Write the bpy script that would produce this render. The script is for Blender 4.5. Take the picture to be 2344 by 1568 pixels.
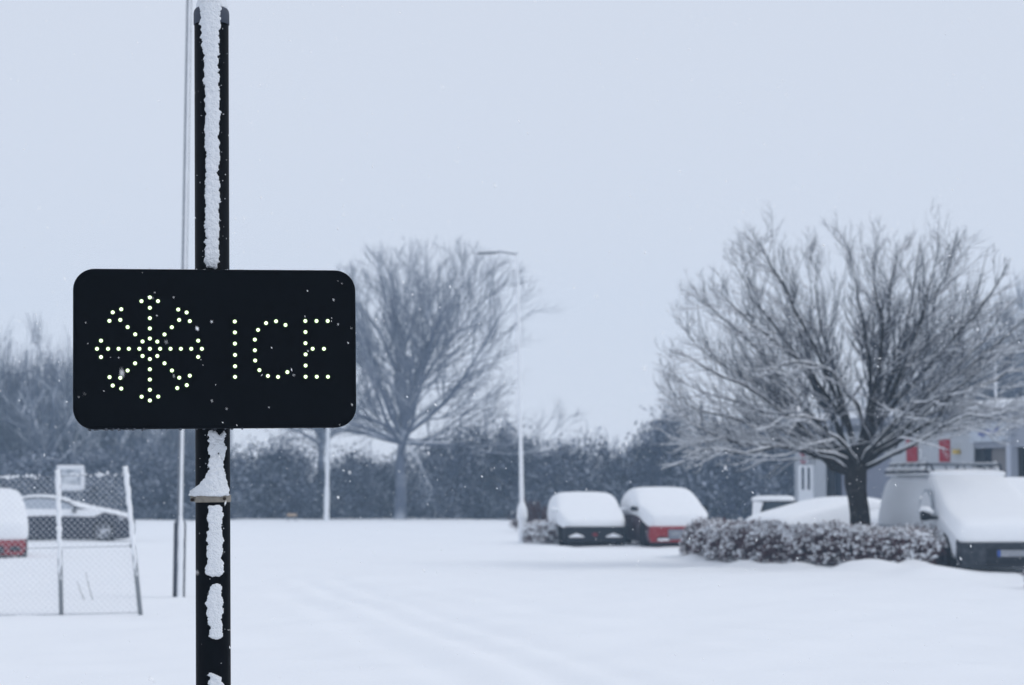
import bpy, bmesh, math, random
import numpy as np
from mathutils import Vector, Matrix, noise

for o in list(bpy.data.objects):
    bpy.data.objects.remove(o)
sc = bpy.context.scene
COL = sc.collection
R = math.radians
rng = np.random.default_rng(7)
random.seed(7)

# ------------------------------------------------------------------ camera
CAM = Vector((0, 0, 1.6))
FPX = 4966.0                       # focal length in units of a picture 2344 wide
PITCH = math.atan(329 / FPX)
cam_d = bpy.data.cameras.new('camera')
cam_d.sensor_width = 23.6
cam_d.lens = 50
cam_d.clip_start = 0.1
cam_d.clip_end = 2000
cam_d.dof.use_dof = True
cam_d.dof.focus_distance = 7.06
cam_d.dof.aperture_fstop = 3.5
cam = bpy.data.objects.new('camera', cam_d)
cam.location = CAM
cam.rotation_euler = (R(90) + PITCH, 0, 0)
COL.objects.link(cam)
sc.camera = cam

# ------------------------------------------------------------------ sky, sun, exposure
SUN_EL, SUN_AZ = R(45), R(112)
world = bpy.data.worlds.new('World')
sc.world = world
world.use_nodes = True
nt = world.node_tree
nt.nodes.clear()
n_out = nt.nodes.new('ShaderNodeOutputWorld')
n_bg = nt.nodes.new('ShaderNodeBackground')
n_sky = nt.nodes.new('ShaderNodeTexSky')
n_sky.sky_type = 'NISHITA'
n_sky.sun_disc = False
n_sky.sun_elevation = SUN_EL
n_sky.sun_rotation = SUN_AZ
n_mix = nt.nodes.new('ShaderNodeMix')
n_mix.data_type = 'RGBA'
n_mix.inputs['Factor'].default_value = 0.95      # closed cloud deck over the clear sky
n_mix.inputs['B'].default_value = (6.90, 7.42, 8.48, 1)
nt.links.new(n_sky.outputs[0], n_mix.inputs['A'])
nt.links.new(n_mix.outputs['Result'], n_bg.inputs['Color'])
n_bg.inputs['Strength'].default_value = 0.1
nt.links.new(n_bg.outputs[0], n_out.inputs['Surface'])

sun_d = bpy.data.lights.new('sun', 'SUN')
sun_d.energy = 0.9
sun_d.angle = R(22)
sun_d.color = (1.0, 0.97, 0.93)
sun = bpy.data.objects.new('sun', sun_d)
sdir = Vector((math.cos(SUN_EL) * math.sin(SUN_AZ), math.cos(SUN_EL) * math.cos(SUN_AZ), math.sin(SUN_EL)))
sun.rotation_euler = sdir.to_track_quat('Z', 'Y').to_euler()
sun.location = (0, 0, 40)
COL.objects.link(sun)

sc.view_settings.view_transform = 'Standard'
sc.view_settings.look = 'None'
sc.view_settings.gamma = 1
sc.view_settings.exposure = 0
sc.view_settings.use_curve_mapping = False
sc.render.engine = 'CYCLES'
sc.cycles.use_denoising = True
sc.cycles.max_bounces = 8
sc.cycles.transparent_max_bounces = 8
sc.cycles.volume_bounces = 1

# ------------------------------------------------------------------ picture <-> place
FWD = Vector((0, math.cos(PITCH), math.sin(PITCH)))
UPV = Vector((0, -math.sin(PITCH), math.cos(PITCH)))
RGT = Vector((1, 0, 0))
def ray(u, v):
    return FWD + RGT * ((u - 1172) / FPX) + UPV * ((784 - v) / FPX)
def P(u, v, Y):
    d = ray(u, v)
    return CAM + d * (Y / d.y)
def G(u, v):
    d = ray(u, v)
    return CAM + d * (-CAM.z / d.z)

# ------------------------------------------------------------------ helpers: materials
MATS = {}
def mat(name, color, rough=0.8, spec=0.2, var=0.0, vscale=5.0, bump=0.0, bscale=40.0, metal=0.0):
    if name in MATS:
        return MATS[name]
    m = bpy.data.materials.new(name)
    m.use_nodes = True
    t = m.node_tree
    b = t.nodes['Principled BSDF']
    b.inputs['Base Color'].default_value = (*color, 1)
    b.inputs['Roughness'].default_value = rough
    b.inputs['Specular IOR Level'].default_value = spec
    b.inputs['Metallic'].default_value = metal
    tc = t.nodes.new('ShaderNodeTexCoord')
    if var > 0:
        nz = t.nodes.new('ShaderNodeTexNoise')
        nz.inputs['Scale'].default_value = vscale
        nz.inputs['Detail'].default_value = 4
        t.links.new(tc.outputs['Object'], nz.inputs['Vector'])
        mx = t.nodes.new('ShaderNodeMix')
        mx.data_type = 'RGBA'
        mx.inputs['A'].default_value = (*[c * (1 - var) for c in color], 1)
        mx.inputs['B'].default_value = (*[min(1, c * (1 + var)) for c in color], 1)
        t.links.new(nz.outputs['Fac'], mx.inputs['Factor'])
        t.links.new(mx.outputs['Result'], b.inputs['Base Color'])
    if bump > 0:
        nb = t.nodes.new('ShaderNodeTexNoise')
        nb.inputs['Scale'].default_value = bscale
        nb.inputs['Detail'].default_value = 5
        t.links.new(tc.outputs['Object'], nb.inputs['Vector'])
        bp = t.nodes.new('ShaderNodeBump')
        bp.inputs['Strength'].default_value = bump
        bp.inputs['Distance'].default_value = 0.02
        t.links.new(nb.outputs['Fac'], bp.inputs['Height'])
        t.links.new(bp.outputs['Normal'], b.inputs['Normal'])
    MATS[name] = m
    return m

def mat_two(name, dark, light, scale, lo, hi, rough=0.85, spec=0.1, up=None, detail=4.0):
    """dark material with light (snow) lying on it in patches; up: also wherever the surface faces up."""
    if name in MATS:
        return MATS[name]
    m = bpy.data.materials.new(name)
    m.use_nodes = True
    t = m.node_tree
    b = t.nodes['Principled BSDF']
    b.inputs['Roughness'].default_value = rough
    b.inputs['Specular IOR Level'].default_value = spec
    tc = t.nodes.new('ShaderNodeTexCoord')
    nz = t.nodes.new('ShaderNodeTexNoise')
    nz.inputs['Scale'].default_value = scale
    nz.inputs['Detail'].default_value = detail
    t.links.new(tc.outputs['Object'], nz.inputs['Vector'])
    fac = nz.outputs['Fac']
    if up is not None:
        ge = t.nodes.new('ShaderNodeNewGeometry')
        sp = t.nodes.new('ShaderNodeSeparateXYZ')
        t.links.new(ge.outputs['Normal'], sp.inputs[0])
        ma = t.nodes.new('ShaderNodeMath')
        ma.operation = 'MULTIPLY_ADD'
        t.links.new(sp.outputs['Z'], ma.inputs[0])
        ma.inputs[1].default_value = up
        t.links.new(fac, ma.inputs[2])
        fac = ma.outputs[0]
    mr = t.nodes.new('ShaderNodeMapRange')
    mr.inputs['From Min'].default_value = lo
    mr.inputs['From Max'].default_value = hi
    t.links.new(fac, mr.inputs['Value'])
    mx = t.nodes.new('ShaderNodeMix')
    mx.data_type = 'RGBA'
    mx.inputs['A'].default_value = (*dark, 1)
    mx.inputs['B'].default_value = (*light, 1)
    t.links.new(mr.outputs['Result'], mx.inputs['Factor'])
    t.links.new(mx.outputs['Result'], b.inputs['Base Color'])
    MATS[name] = m
    return m

def mat_emit(name, color, strength, base=(0.02, 0.02, 0.02)):
    m = bpy.data.materials.new(name)
    m.use_nodes = True
    b = m.node_tree.nodes['Principled BSDF']
    b.inputs['Base Color'].default_value = (*base, 1)
    b.inputs['Emission Color'].default_value = (*color, 1)
    b.inputs['Emission Strength'].default_value = strength
    b.inputs['Specular IOR Level'].default_value = 0.1
    MATS[name] = m
    return m

SNOWC = (0.83, 0.85, 0.88)
SNOW = mat('snow', SNOWC, 0.9, 0.08, 0.03, 6, 0.35, 30)
SNOWF = mat('shade_toned_snow', (0.77, 0.80, 0.84), 0.95, 0.05, 0.06, 60, 0.6, 160)  # snow on the post and sign, albedo lowered for the shade there
FLAKE = mat('snowflake', (0.985, 0.99, 1.0), 0.9, 0.02)
GROUND = mat('ground_snow', (0.83, 0.85, 0.88), 0.92, 0.06, 0.02, 0.6, 0.25, 6)
PLAST = mat('wind_packed_snow', (0.72, 0.75, 0.79), 0.9, 0.08, 0.06, 3, 0.2, 25)
BLACK = mat('black_sign_paint', (0.0022, 0.0030, 0.0044), 0.6, 0.03, 0.3, 30)
POSTB = mat_two('black_post_paint', (0.0018, 0.0024, 0.0038), (0.05, 0.055, 0.065), 55, 0.72, 0.82, 0.5, 0.035)
CAPG = mat('grey_plastic_cap', (0.052, 0.062, 0.085), 0.6, 0.2, 0.1, 40)
STEEL = mat('stained_steel', (0.22, 0.20, 0.17), 0.55, 0.3, 0.45, 60)
BARK = mat_two('bark', (0.024, 0.021, 0.019), (0.10, 0.095, 0.09), 9, 0.55, 0.9, 0.95, 0.05)
TWIG = mat('twig_bark', (0.064, 0.071, 0.090), 0.95, 0.05, 0.3, 3)  # bluish cast of haze and shade put into the twig colour
FARTWIG = mat_two('far_twigs_with_snow', (0.130, 0.150, 0.200), (0.70, 0.74, 0.80), 0.55, 0.48, 0.82, 0.95, 0.03, up=0.34)  # lighter, bluer base colour stands in for distance haze
BUSHM = mat_two('dark_thicket_with_snow', (0.062, 0.075, 0.112), (0.56, 0.61, 0.70), 0.85, 0.50, 0.86, 0.95, 0.03, up=0.20, detail=3.0)  # haze blue painted into the dark base tone
REDBUSH = mat_two('reddish_twigs', (0.075, 0.035, 0.035), (0.6, 0.62, 0.66), 1.2, 0.7, 1.0, 0.95, 0.03, up=0.3)
HEDGEL = mat('brown_hedge_leaves', (0.120, 0.068, 0.072), 0.9, 0.08, 0.5, 9)
POLEG = mat('galvanised_pole', (0.17, 0.19, 0.22), 0.6, 0.3, 0.2, 8)
POLED = mat('dark_pole_base', (0.065, 0.075, 0.095), 0.7, 0.2, 0.3, 8)
WIRE = mat('snowy_wire', (0.68, 0.70, 0.74), 0.8, 0.2)
TYRE = mat('tyre_rubber', (0.012, 0.012, 0.014), 0.9, 0.1)
RIM = mat_two('snow_filled_rim', (0.10, 0.11, 0.13), (0.62, 0.64, 0.68), 6, 0.38, 0.58, 0.7, 0.3)
GLASS = mat('dark_window_glass', (0.022, 0.035, 0.05), 0.15, 0.4)
NAVY = mat_two('dark_blue_car_paint', (0.010, 0.013, 0.026), (0.10, 0.11, 0.14), 14, 0.64, 0.9, 0.45, 0.25)
CARBLK = mat('black_bumper', (0.010, 0.013, 0.019), 0.6, 0.2, 0.2, 6)
CARRED = mat_two('red_car_paint', (0.26, 0.022, 0.026), (0.45, 0.25, 0.26), 7, 0.60, 0.9, 0.45, 0.25)
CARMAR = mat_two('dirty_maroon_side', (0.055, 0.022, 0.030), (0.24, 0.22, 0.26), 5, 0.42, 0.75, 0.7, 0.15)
VANGREY = mat_two('grey_van_bumper', (0.022, 0.027, 0.036), (0.055, 0.062, 0.075), 9, 0.45, 0.7, 0.7, 0.2)
PLATEW = mat_two('snow_flecked_plate', (0.14, 0.155, 0.18), (0.40, 0.42, 0.46), 40, 0.4, 0.6, 0.6, 0.2)
PLATEB = mat('plate_blue_band', (0.02, 0.07, 0.30), 0.5, 0.3)
WALLG = mat('grey_blue_cladding', (0.44, 0.46, 0.49), 0.7, 0.2, 0.1, 0.8)
WALLD = mat('grey_upper_cladding', (0.33, 0.35, 0.40), 0.7, 0.2, 0.15, 0.8)
SHUT = mat('lilac_grey_shutter', (0.22, 0.235, 0.29), 0.7, 0.2, 0.1, 2)
BEIGE = mat('beige_shutter', (0.19, 0.18, 0.18), 0.75, 0.2, 0.15, 2)
DARKO = mat('dark_doorway', (0.012, 0.018, 0.032), 0.8, 0.1)
WHITEP = mat('white_door_paint', (0.72, 0.74, 0.77), 0.6, 0.2, 0.04, 3)
REDB = mat_two('red_banner', (0.30, 0.012, 0.022), (0.42, 0.16, 0.18), 5, 0.62, 0.8, 0.7, 0.1)
YELL = mat('yellow_lamp_box', (0.50, 0.36, 0.08), 0.6, 0.2)
BLUET = mat('blue_lettering', (0.06, 0.08, 0.34), 0.6, 0.2)
ORANGE = mat('orange_plastic', (0.42, 0.31, 0.21), 0.7, 0.2)
SIGNP = mat_two('snow_caked_plate', (0.30, 0.34, 0.38), (0.68, 0.71, 0.75), 4, 0.35, 0.55, 0.8, 0.1)
LEDC = mat_emit('led_core', (0.92, 1.0, 0.80), 2.2)
LEDR = mat_emit('led_lens_rim', (0.34, 0.66, 0.18), 0.7)  # emission stands for the core's greenish light on the rim

# ------------------------------------------------------------------ helpers: meshes
def link(name, me, m=None, parent=None, smooth=False):
    o = bpy.data.objects.new(name, me)
    if m is not None and not me.materials:
        me.materials.append(m)
    COL.objects.link(o)
    if parent is not None:
        o.parent = parent
    if smooth:
        me.polygons.foreach_set('use_smooth', [True] * len(me.polygons))
    return o
def mesh_np(name, verts, faces):
    me = bpy.data.meshes.new(name)
    verts = np.ascontiguousarray(verts, dtype=np.float32)
    faces = np.ascontiguousarray(faces, dtype=np.int32)
    k = faces.shape[1]
    me.vertices.add(len(verts))
    me.vertices.foreach_set('co', verts.ravel())
    me.loops.add(faces.size)
    me.loops.foreach_set('vertex_index', faces.ravel())
    me.polygons.add(len(faces))
    me.polygons.foreach_set('loop_start', np.arange(0, faces.size, k, dtype=np.int32))
    me.polygons.foreach_set('loop_total', np.full(len(faces), k, dtype=np.int32))
    me.update(calc_edges=True)
    me.validate()
    return me
def empty(name, loc, rz=0, label=None, cat=None, group=None):
    o = bpy.data.objects.new(name, None)
    o.location = loc
    o.rotation_euler = (0, 0, rz)
    o.empty_display_size = 0.2
    COL.objects.link(o)
    tag(o, label, cat, group)
    return o
def tag(o, label=None, cat=None, group=None, kind=None):
    if label: o['label'] = label
    if cat: o['category'] = cat
    if group: o['group'] = group
    if kind: o['kind'] = kind
    return o

class MB:
    def __init__(s):
        s.v, s.f = [], []
    def box(s, x0, x1, y0, y1, z0, z1):
        b = len(s.v)
        s.v += [(x, y, z) for z in (z0, z1) for (x, y) in ((x0, y0), (x1, y0), (x1, y1), (x0, y1))]
        for f in ((0, 3, 2, 1), (4, 5, 6, 7), (0, 1, 5, 4), (1, 2, 6, 5), (2, 3, 7, 6), (3, 0, 4, 7)):
            s.f.append([b + i for i in f])
        return s
    def prism(s, poly, y0, y1):
        """polygon in (x,z), extruded along y."""
        b = len(s.v); n = len(poly)
        s.v += [(x, y0, z) for x, z in poly] + [(x, y1, z) for x, z in poly]
        s.f.append([b + i for i in range(n)])
        s.f.append([b + n + i for i in reversed(range(n))])
        for i in range(n):
            j = (i + 1) % n
            s.f.append([b + j, b + i, b + n + i, b + n + j])
        return s
    def tube(s, pts, rad, sides=10, cap=True):
        pts = [Vector(p) for p in pts]
        if not hasattr(rad, '__len__'): rad = [rad] * len(pts)
        b = len(s.v)
        up = Vector((0, 0, 1))
        d0 = (pts[-1] - pts[0]).normalized()
        if abs(d0.z) > 0.9: up = Vector((0, 1, 0))
        for i, p in enumerate(pts):
            t = (pts[min(i + 1, len(pts) - 1)] - pts[max(i - 1, 0)]).normalized()
            a = t.cross(up).normalized(); c = a.cross(t)
            for k in range(sides):
                an = 2 * math.pi * k / sides
                s.v.append(tuple(p + (a * math.cos(an) + c * math.sin(an)) * rad[i]))
        for i in range(len(pts) - 1):
            for k in range(sides):
                k2 = (k + 1) % sides
                s.f.append([b + i * sides + k, b + i * sides + k2, b + (i + 1) * sides + k2, b + (i + 1) * sides + k])
        if cap:
            s.f.append([b + k for k in reversed(range(sides))])
            s.f.append([b + (len(pts) - 1) * sides + k for k in range(sides)])
        return s
    def lathe_y(s, prof, seg=24, c=(0, 0, 0)):
        """profile (radius, y) turned round the y axis."""
        b = len(s.v); n = len(prof)
        for k in range(seg):
            a = 2 * math.pi * k / seg
            for r, y in prof:
                s.v.append((c[0] + r * math.cos(a), c[1] + y, c[2] + r * math.sin(a)))
        for k in range(seg):
            k2 = (k + 1) % seg
            for i in range(n - 1):
                s.f.append([b + k * n + i, b + k * n + i + 1, b + k2 * n + i + 1, b + k2 * n + i])
        return s
    def mesh(s, name):
        me = bpy.data.meshes.new(name)
        me.from_pydata(s.v, [], s.f)
        me.update()
        bm = bmesh.new(); bm.from_mesh(me)
        bmesh.ops.recalc_face_normals(bm, faces=bm.faces)
        bm.to_mesh(me); bm.free()
        return me
    def build(s, name, m, parent=None, smooth=False, bevel=0.0, subsurf=0):
        o = link(name, s.mesh(name), m, parent, smooth)
        if bevel:
            md = o.modifiers.new('bevel', 'BEVEL'); md.width = bevel; md.segments = 2; md.limit_method = 'ANGLE'
        if subsurf:
            md = o.modifiers.new('subsurf', 'SUBSURF'); md.levels = subsurf; md.render_levels = subsurf
        return o

def tubes(paths, radii, sides, start=0):
    """paths (B,N,3), radii (B,N) -> verts, quads"""
    B, N, _ = paths.shape
    tan = np.empty_like(paths)
    tan[:, 1:-1] = paths[:, 2:] - paths[:, :-2]
    tan[:, 0] = paths[:, 1] - paths[:, 0]
    tan[:, -1] = paths[:, -1] - paths[:, -2]
    tan /= np.linalg.norm(tan, axis=2, keepdims=True) + 1e-9
    d = paths[:, -1] - paths[:, 0]
    d /= np.linalg.norm(d, axis=1, keepdims=True) + 1e-9
    ref = np.where(np.abs(d[:, 2:3]) > 0.85, np.array([[1.0, 0.13, 0]]), np.array([[0, 0.0, 1.0]]))[:, None, :]
    a = np.cross(tan, np.broadcast_to(ref, tan.shape))
    a /= np.linalg.norm(a, axis=2, keepdims=True) + 1e-9
    c = np.cross(a, tan)
    an = 2 * np.pi * (np.arange(sides) + 0.25) / sides
    ring = a[:, :, None, :] * np.cos(an)[None, None, :, None] + c[:, :, None, :] * np.sin(an)[None, None, :, None]
    V = paths[:, :, None, :] + ring * radii[:, :, None, None]
    idx = np.arange(B * N * sides).reshape(B, N, sides) + start
    i0 = idx[:, :-1]; i1 = idx[:, 1:]
    F = np.stack([i0, np.roll(i0, -1, 2), np.roll(i1, -1, 2), i1], -1).reshape(-1, 4)
    return V.reshape(-1, 3), F
class Acc:
    def __init__(s): s.V, s.F, s.n = [], [], 0
    def tubes(s, p, r, sides):
        if len(p) == 0: return
        v, f = tubes(p, r, sides, s.n); s.V.append(v); s.F.append(f); s.n += len(v)
    def raw(s, v, f):
        s.V.append(v); s.F.append(f + s.n); s.n += len(v)
    def mesh(s, name): return mesh_np(name, np.concatenate(s.V), np.concatenate(s.F))
    def arrays(s): return np.concatenate(s.V), np.concatenate(s.F)

def unit(a): return a / (np.linalg.norm(a, axis=-1, keepdims=True) + 1e-9)

# ------------------------------------------------------------------ trees
def branch_paths(o, d, L, N, curl, rg, wob=0.12):
    """grow B branches from origins o in directions d, bending upward by curl"""
    B = len(o)
    pts = np.empty((B, N, 3)); pts[:, 0] = o
    dd = d.copy()
    step = (L / (N - 1))[:, None]
    for i in range(1, N):
        dd = unit(dd + np.array([0, 0, curl]) + rg.normal(0, wob, (B, 3)))
        pts[:, i] = pts[:, i - 1] + dd * step
    return pts
def children(par, prad, n, t0, t1, ang, Lfac, N, curl, env, rg, rfac, rmin, tip=0.3, wob=0.12, outw=0.0):
    B, M, _ = par.shape
    t = (np.linspace(t0, t1, n)[None, :] + rg.uniform(-0.04, 0.04, (B, n))).clip(0.02, 0.995)
    f = t * (M - 1); i = np.minimum(f.astype(int), M - 2); w = (f - i)[..., None]
    bi = np.arange(B)[:, None]
    o = par[bi, i] * (1 - w) + par[bi, i + 1] * w
    tan = unit(par[bi, i + 1] - par[bi, i])
    r0 = (prad[bi, i] * (1 - w[..., 0]) + prad[bi, i + 1] * w[..., 0])
    plen = np.linalg.norm(np.diff(par, axis=1), axis=2).sum(1)[:, None]
    rnd = rg.normal(0, 1, o.shape)
    perp = unit(rnd - (rnd * tan).sum(-1, keepdims=True) * tan)
    a = R(ang) * rg.uniform(0.65, 1.25, t.shape)[..., None]
    d = tan * np.cos(a) + perp * np.sin(a) + np.array([0, 0, 0.10])
    if outw:
        ctr, _ = env
        d = d + unit(o - ctr) * outw
    d = unit(d)
    L = plen * Lfac * (1.15 - 0.65 * t) * rg.uniform(0.6, 1.25, t.shape)
    o = o.reshape(-1, 3); d = d.reshape(-1, 3); L = L.reshape(-1); r0 = r0.reshape(-1)
    ctr, ax = env
    for _ in range(5):
        e = o + d * L[:, None] - ctr
        q = ((e / np.where(e[:, 2:3] < 0, ax * np.array([1, 1, ax[3] if len(ax) > 3 else 1])[:3], ax[:3])) ** 2).sum(1) if False else ((e / ax[:3]) ** 2).sum(1)
        L = np.where(q > 1.0, L * 0.80, L)
    keep_ = (((o - ctr) / ax[:3]) ** 2).sum(1) < rg.uniform(0.82, 1.02, len(o))
    o, d, L, r0 = o[keep_], d[keep_], L[keep_], r0[keep_]
    pts = branch_paths(o, d, L, N, curl, rg, wob)
    rb = np.maximum(r0 * rfac, rmin)
    rad = rb[:, None] * np.linspace(1, tip, N)[None, :]
    return pts, rad

def snow_ridges(acc, paths, rad, sides, rg, thick=0.8, keep=1.0, extra=0.0):
    d = unit(paths[:, -1] - paths[:, 0])
    flat = 1 - np.abs(d[:, 2])
    k = (flat > 0.12) & (rg.uniform(0, 1, len(d)) < keep)
    p = paths[k].copy(); r = rad[k]; fl = np.clip(flat[k] * 1.5, 0.25, 1.0)[:, None]
    rs = (r * thick + extra) * fl * rg.uniform(0.75, 1.2, r.shape)
    p[:, :, 2] += r * 0.55 + rs * 0.65
    rs[:, 0] *= 0.35; rs[:, -1] *= 0.25
    acc.tubes(p, rs, sides)

def subdivide(path, n):
    """smooth a coarse polyline by Catmull-Rom into n points"""
    P_ = np.array(path, float)
    m = len(P_)
    out = []
    for t in np.linspace(0, m - 1.0001, n):
        i = int(t); w = t - i
        p0 = P_[max(i - 1, 0)]; p1 = P_[i]; p2 = P_[min(i + 1, m - 1)]; p3 = P_[min(i + 2, m - 1)]
        out.append(0.5 * ((2 * p1) + (-p0 + p2) * w + (2 * p0 - 5 * p1 + 4 * p2 - p3) * w * w + (-p0 + 3 * p1 - 3 * p2 + p3) * w ** 3))
    return np.array(out)

def far_tree(seed, H, crown_r, trunk_r, fork, nlimb=9, n2=8, n3=7, n4=6, twr=0.013, spread=(10, 75), z0=0.35, cx0=0.0):
    """numpy tree: returns trunk Acc and crown Acc (used for the far bare trees)"""
    rg = np.random.default_rng(seed)
    tr, cr = Acc(), Acc()
    tp = np.array([[0, 0, -0.3], [0.05, 0, fork * 0.5], [0.0, 0.05, fork], [0.25, 0, H * 0.45], [0.1, 0.1, H * 0.62]])
    tpath = subdivide(tp, 16)
    trad = np.interp(np.linspace(0, 1, 16), [0, 0.05, fork / H * 1.6, 0.75, 1], [trunk_r * 1.35, trunk_r, trunk_r * 0.8, trunk_r * 0.3, 0.03])
    tr.tubes(tpath[None], trad[None], 10)
    ctr = np.array([cx0, 0, H * z0]); ax = np.array([crown_r, crown_r, H * (1 - z0)])
    env = (ctr, ax)
    az = np.arange(nlimb) * 2.4 + rg.uniform(0, 0.6, nlimb)
    el = R(spread[0]) + (R(spread[1]) - R(spread[0])) * ((np.arange(nlimb) + 0.5) / nlimb) ** 0.8
    zz = fork + (H * 0.40 - fork) * (np.linspace(0, 1, nlimb) ** 1.2 * 0.7 + rg.uniform(0, 0.3, nlimb))
    el = (el + rg.normal(0, R(9), nlimb)).clip(R(2), R(84))
    o = np.stack([np.interp(zz, tpath[:, 2], tpath[:, 0]), np.interp(zz, tpath[:, 2], tpath[:, 1]), zz], 1)
    d = np.stack([np.cos(az) * np.cos(el), np.sin(az) * np.cos(el), np.sin(el)], 1)
    L = np.full(nlimb, crown_r * 1.6)
    for _ in range(14):
        e = o + d * L[:, None] - ctr
        L = np.where(((e / ax) ** 2).sum(1) > 0.9, L * 0.93, L)
    l1 = branch_paths(o, d, L * 0.9, 7, 0.05, rg, 0.15)
    r1 = np.linspace(1, 0.15, 7)[None] * (trunk_r * 0.38)
    r1 = np.repeat(r1, nlimb, 0)
    cr.tubes(l1, r1, 6)
    l2, r2 = children(l1, r1, n2, 0.2, 0.98, 42, 0.55, 6, 0.06, env, rg, 0.55, twr * 2.0, outw=0.15)
    cr.tubes(l2, r2, 4)
    l3, r3 = children(l2, r2, n3, 0.15, 0.98, 42, 0.55, 5, 0.05, env, rg, 0.6, twr * 1.5, outw=0.2)
    cr.tubes(l3, r3, 3)
    l4, r4 = children(l3, r3, n4, 0.25, 1.0, 36, 0.6, 4, 0.05, env, rg, 0.6, twr, wob=0.18, outw=0.2)
    cr.tubes(l4, r4, 3)
    return tr, cr

def make_far_tree(name, base, label, cat, params, rz=0, scale=1.0, mats=None, group=None):
    t = empty(name, base, rz, label, cat, group)
    t.scale = (scale,) * 3
    key = repr(params)
    if key not in _ft:
        tr, cr = far_tree(**params)
        _ft[key] = (tr.mesh('trunk'), cr.mesh('crown'))
    a, b = _ft[key]
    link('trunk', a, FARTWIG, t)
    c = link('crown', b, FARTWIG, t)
    c['kind'] = 'stuff'
    return t
_ft = {}

def thicket(seed, w, h, n_clump, per, leaf, n_twig):
    """a dense bush: stems, clumps of small leaf-sized faces, and a fringe of twigs"""
    rg = np.random.default_rng(seed)
    st, fo = Acc(), Acc()
    # stems
    ns = 9
    a = rg.uniform(0, 2 * np.pi, ns)
    o = np.stack([np.cos(a) * w * 0.08, np.sin(a) * w * 0.08, np.full(ns, -0.2)], 1)
    d = unit(np.stack([np.cos(a) * 0.35, np.sin(a) * 0.35, np.ones(ns)], 1))
    L = rg.uniform(0.75, 1.0, ns) * h
    l1 = branch_paths(o, d, L, 6, 0.0, rg, 0.12)
    st.tubes(l1, np.linspace(1, 0.25, 6)[None] * rg.uniform(0.05, 0.09, (ns, 1)), 5)
    # clumps
    u = rg.normal(0, 1, (n_clump, 3)); u = unit(u); u[:, 2] = np.abs(u[:, 2])
    rr = rg.uniform(0.35, 1.0, (n_clump, 1)) ** 0.6
    bump = 1 + 0.18 * np.sin(3 * np.arctan2(u[:, 1], u[:, 0]) + seed)[:, None]
    c = u * rr * bump * np.array([w / 2, w / 2, h * 0.95])
    c[:, 2] = np.maximum(c[:, 2], 0.25)
    sz = rg.uniform(0.35, 0.75, n_clump) * min(w, h) * 0.17
    pos = c[:, None, :] + rg.normal(0, 1, (n_clump, per, 3)) * sz[:, None, None] * np.array([1.1, 1.1, 0.75])
    pos = pos.reshape(-1, 3); pos[:, 2] = np.abs(pos[:, 2])
    n = len(pos)
    nx = unit(rg.normal(0, 1, (n, 3)) + np.array([0, 0, 0.35]))
    t1 = unit(np.cross(nx, rg.normal(0, 1, (n, 3)))); t2 = np.cross(nx, t1)
    s = (leaf * rg.uniform(0.5, 1.3, (n, 1)))
    q = np.stack([pos - t1 * s, pos + t2 * s * 0.45, pos + t1 * s, pos - t2 * s * 0.45], 1)
    fo.raw(q.reshape(-1, 3), np.arange(4 * n).reshape(-1, 4))
    # twig fringe
    k = rg.integers(0, n_clump, n_twig)
    o = c[k] + rg.normal(0, 1, (n_twig, 3)) * sz[k][:, None] * 0.6
    d = unit(o - np.array([0, 0, h * 0.1]) + rg.normal(0, 0.35, (n_twig, 3)) * np.array([w, w, h]) * 0.25 + np.array([0, 0, h * 0.25]))
    tw = branch_paths(o, d, rg.uniform(0.25, 0.75, n_twig) * h * 0.24, 4, 0.05, rg, 0.18)
    tw[:, :, 2] = np.maximum(tw[:, :, 2], 0.02)
    fo.tubes(tw, np.linspace(1, 0.4, 4)[None] * rg.uniform(0.008, 0.018, (n_twig, 1)), 3)
    return st, fo

# ------------------------------------------------------------------ ground
RUTS = []
def rut(uv, width=0.22, depth=0.03):
    pts = [G(u, v) for u, v in uv]
    RUTS.append((subdivide([(p.x, p.y) for p in pts], 40), width, depth * 0.85))
rut([(700, 1330), (900, 1405), (1130, 1490), (1420, 1610)], 0.20, 0.045)
rut([(760, 1325), (985, 1400), (1240, 1485), (1560, 1600)], 0.20, 0.03)
rut([(640, 1345), (800, 1430), (950, 1500), (1150, 1600)], 0.22, 0.03)
rut([(1000, 1345), (1300, 1400), (1700, 1440), (2343, 1470)], 0.30, 0.025)
rut([(1700, 1480), (2000, 1500), (2400, 1540)], 0.25, 0.02)
rut([(900, 1290), (1200, 1310), (1500, 1330), (1800, 1350), (2343, 1385)], 0.35, 0.02)
BUMPS = []
def mound(u, v, h, rx, ry):
    p = G(u, v); BUMPS.append((p.x, p.y, h, rx, ry))
mound(2060, 1312, 0.16, 1.1, 0.9); mound(2140, 1318, 0.16, 0.6, 0.7); mound(1900, 1318, 0.07, 0.7, 0.5); mound(1790, 1310, 0.05, 0.9, 0.5)
mound(1230, 1262, 0.12, 0.8, 1.0); mound(1300, 1262, 0.05, 0.9, 0.7)
mound(1660, 1305, 0.06, 0.9, 0.6)
for _i, (_u, _v, _h) in enumerate(((1590, 1280, 0.10), (1640, 1287, 0.05), (1700, 1296, 0.12), (1760, 1300, 0.06), (1830, 1302, 0.13), (1880, 1306, 0.07), (1950, 1310, 0.15), (2010, 1312, 0.10), (2090, 1308, 0.18))):
    mound(_u, _v, _h, 0.34, 0.45)
mound(180, 1425, 0.06, 2.0, 0.7)
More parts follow.
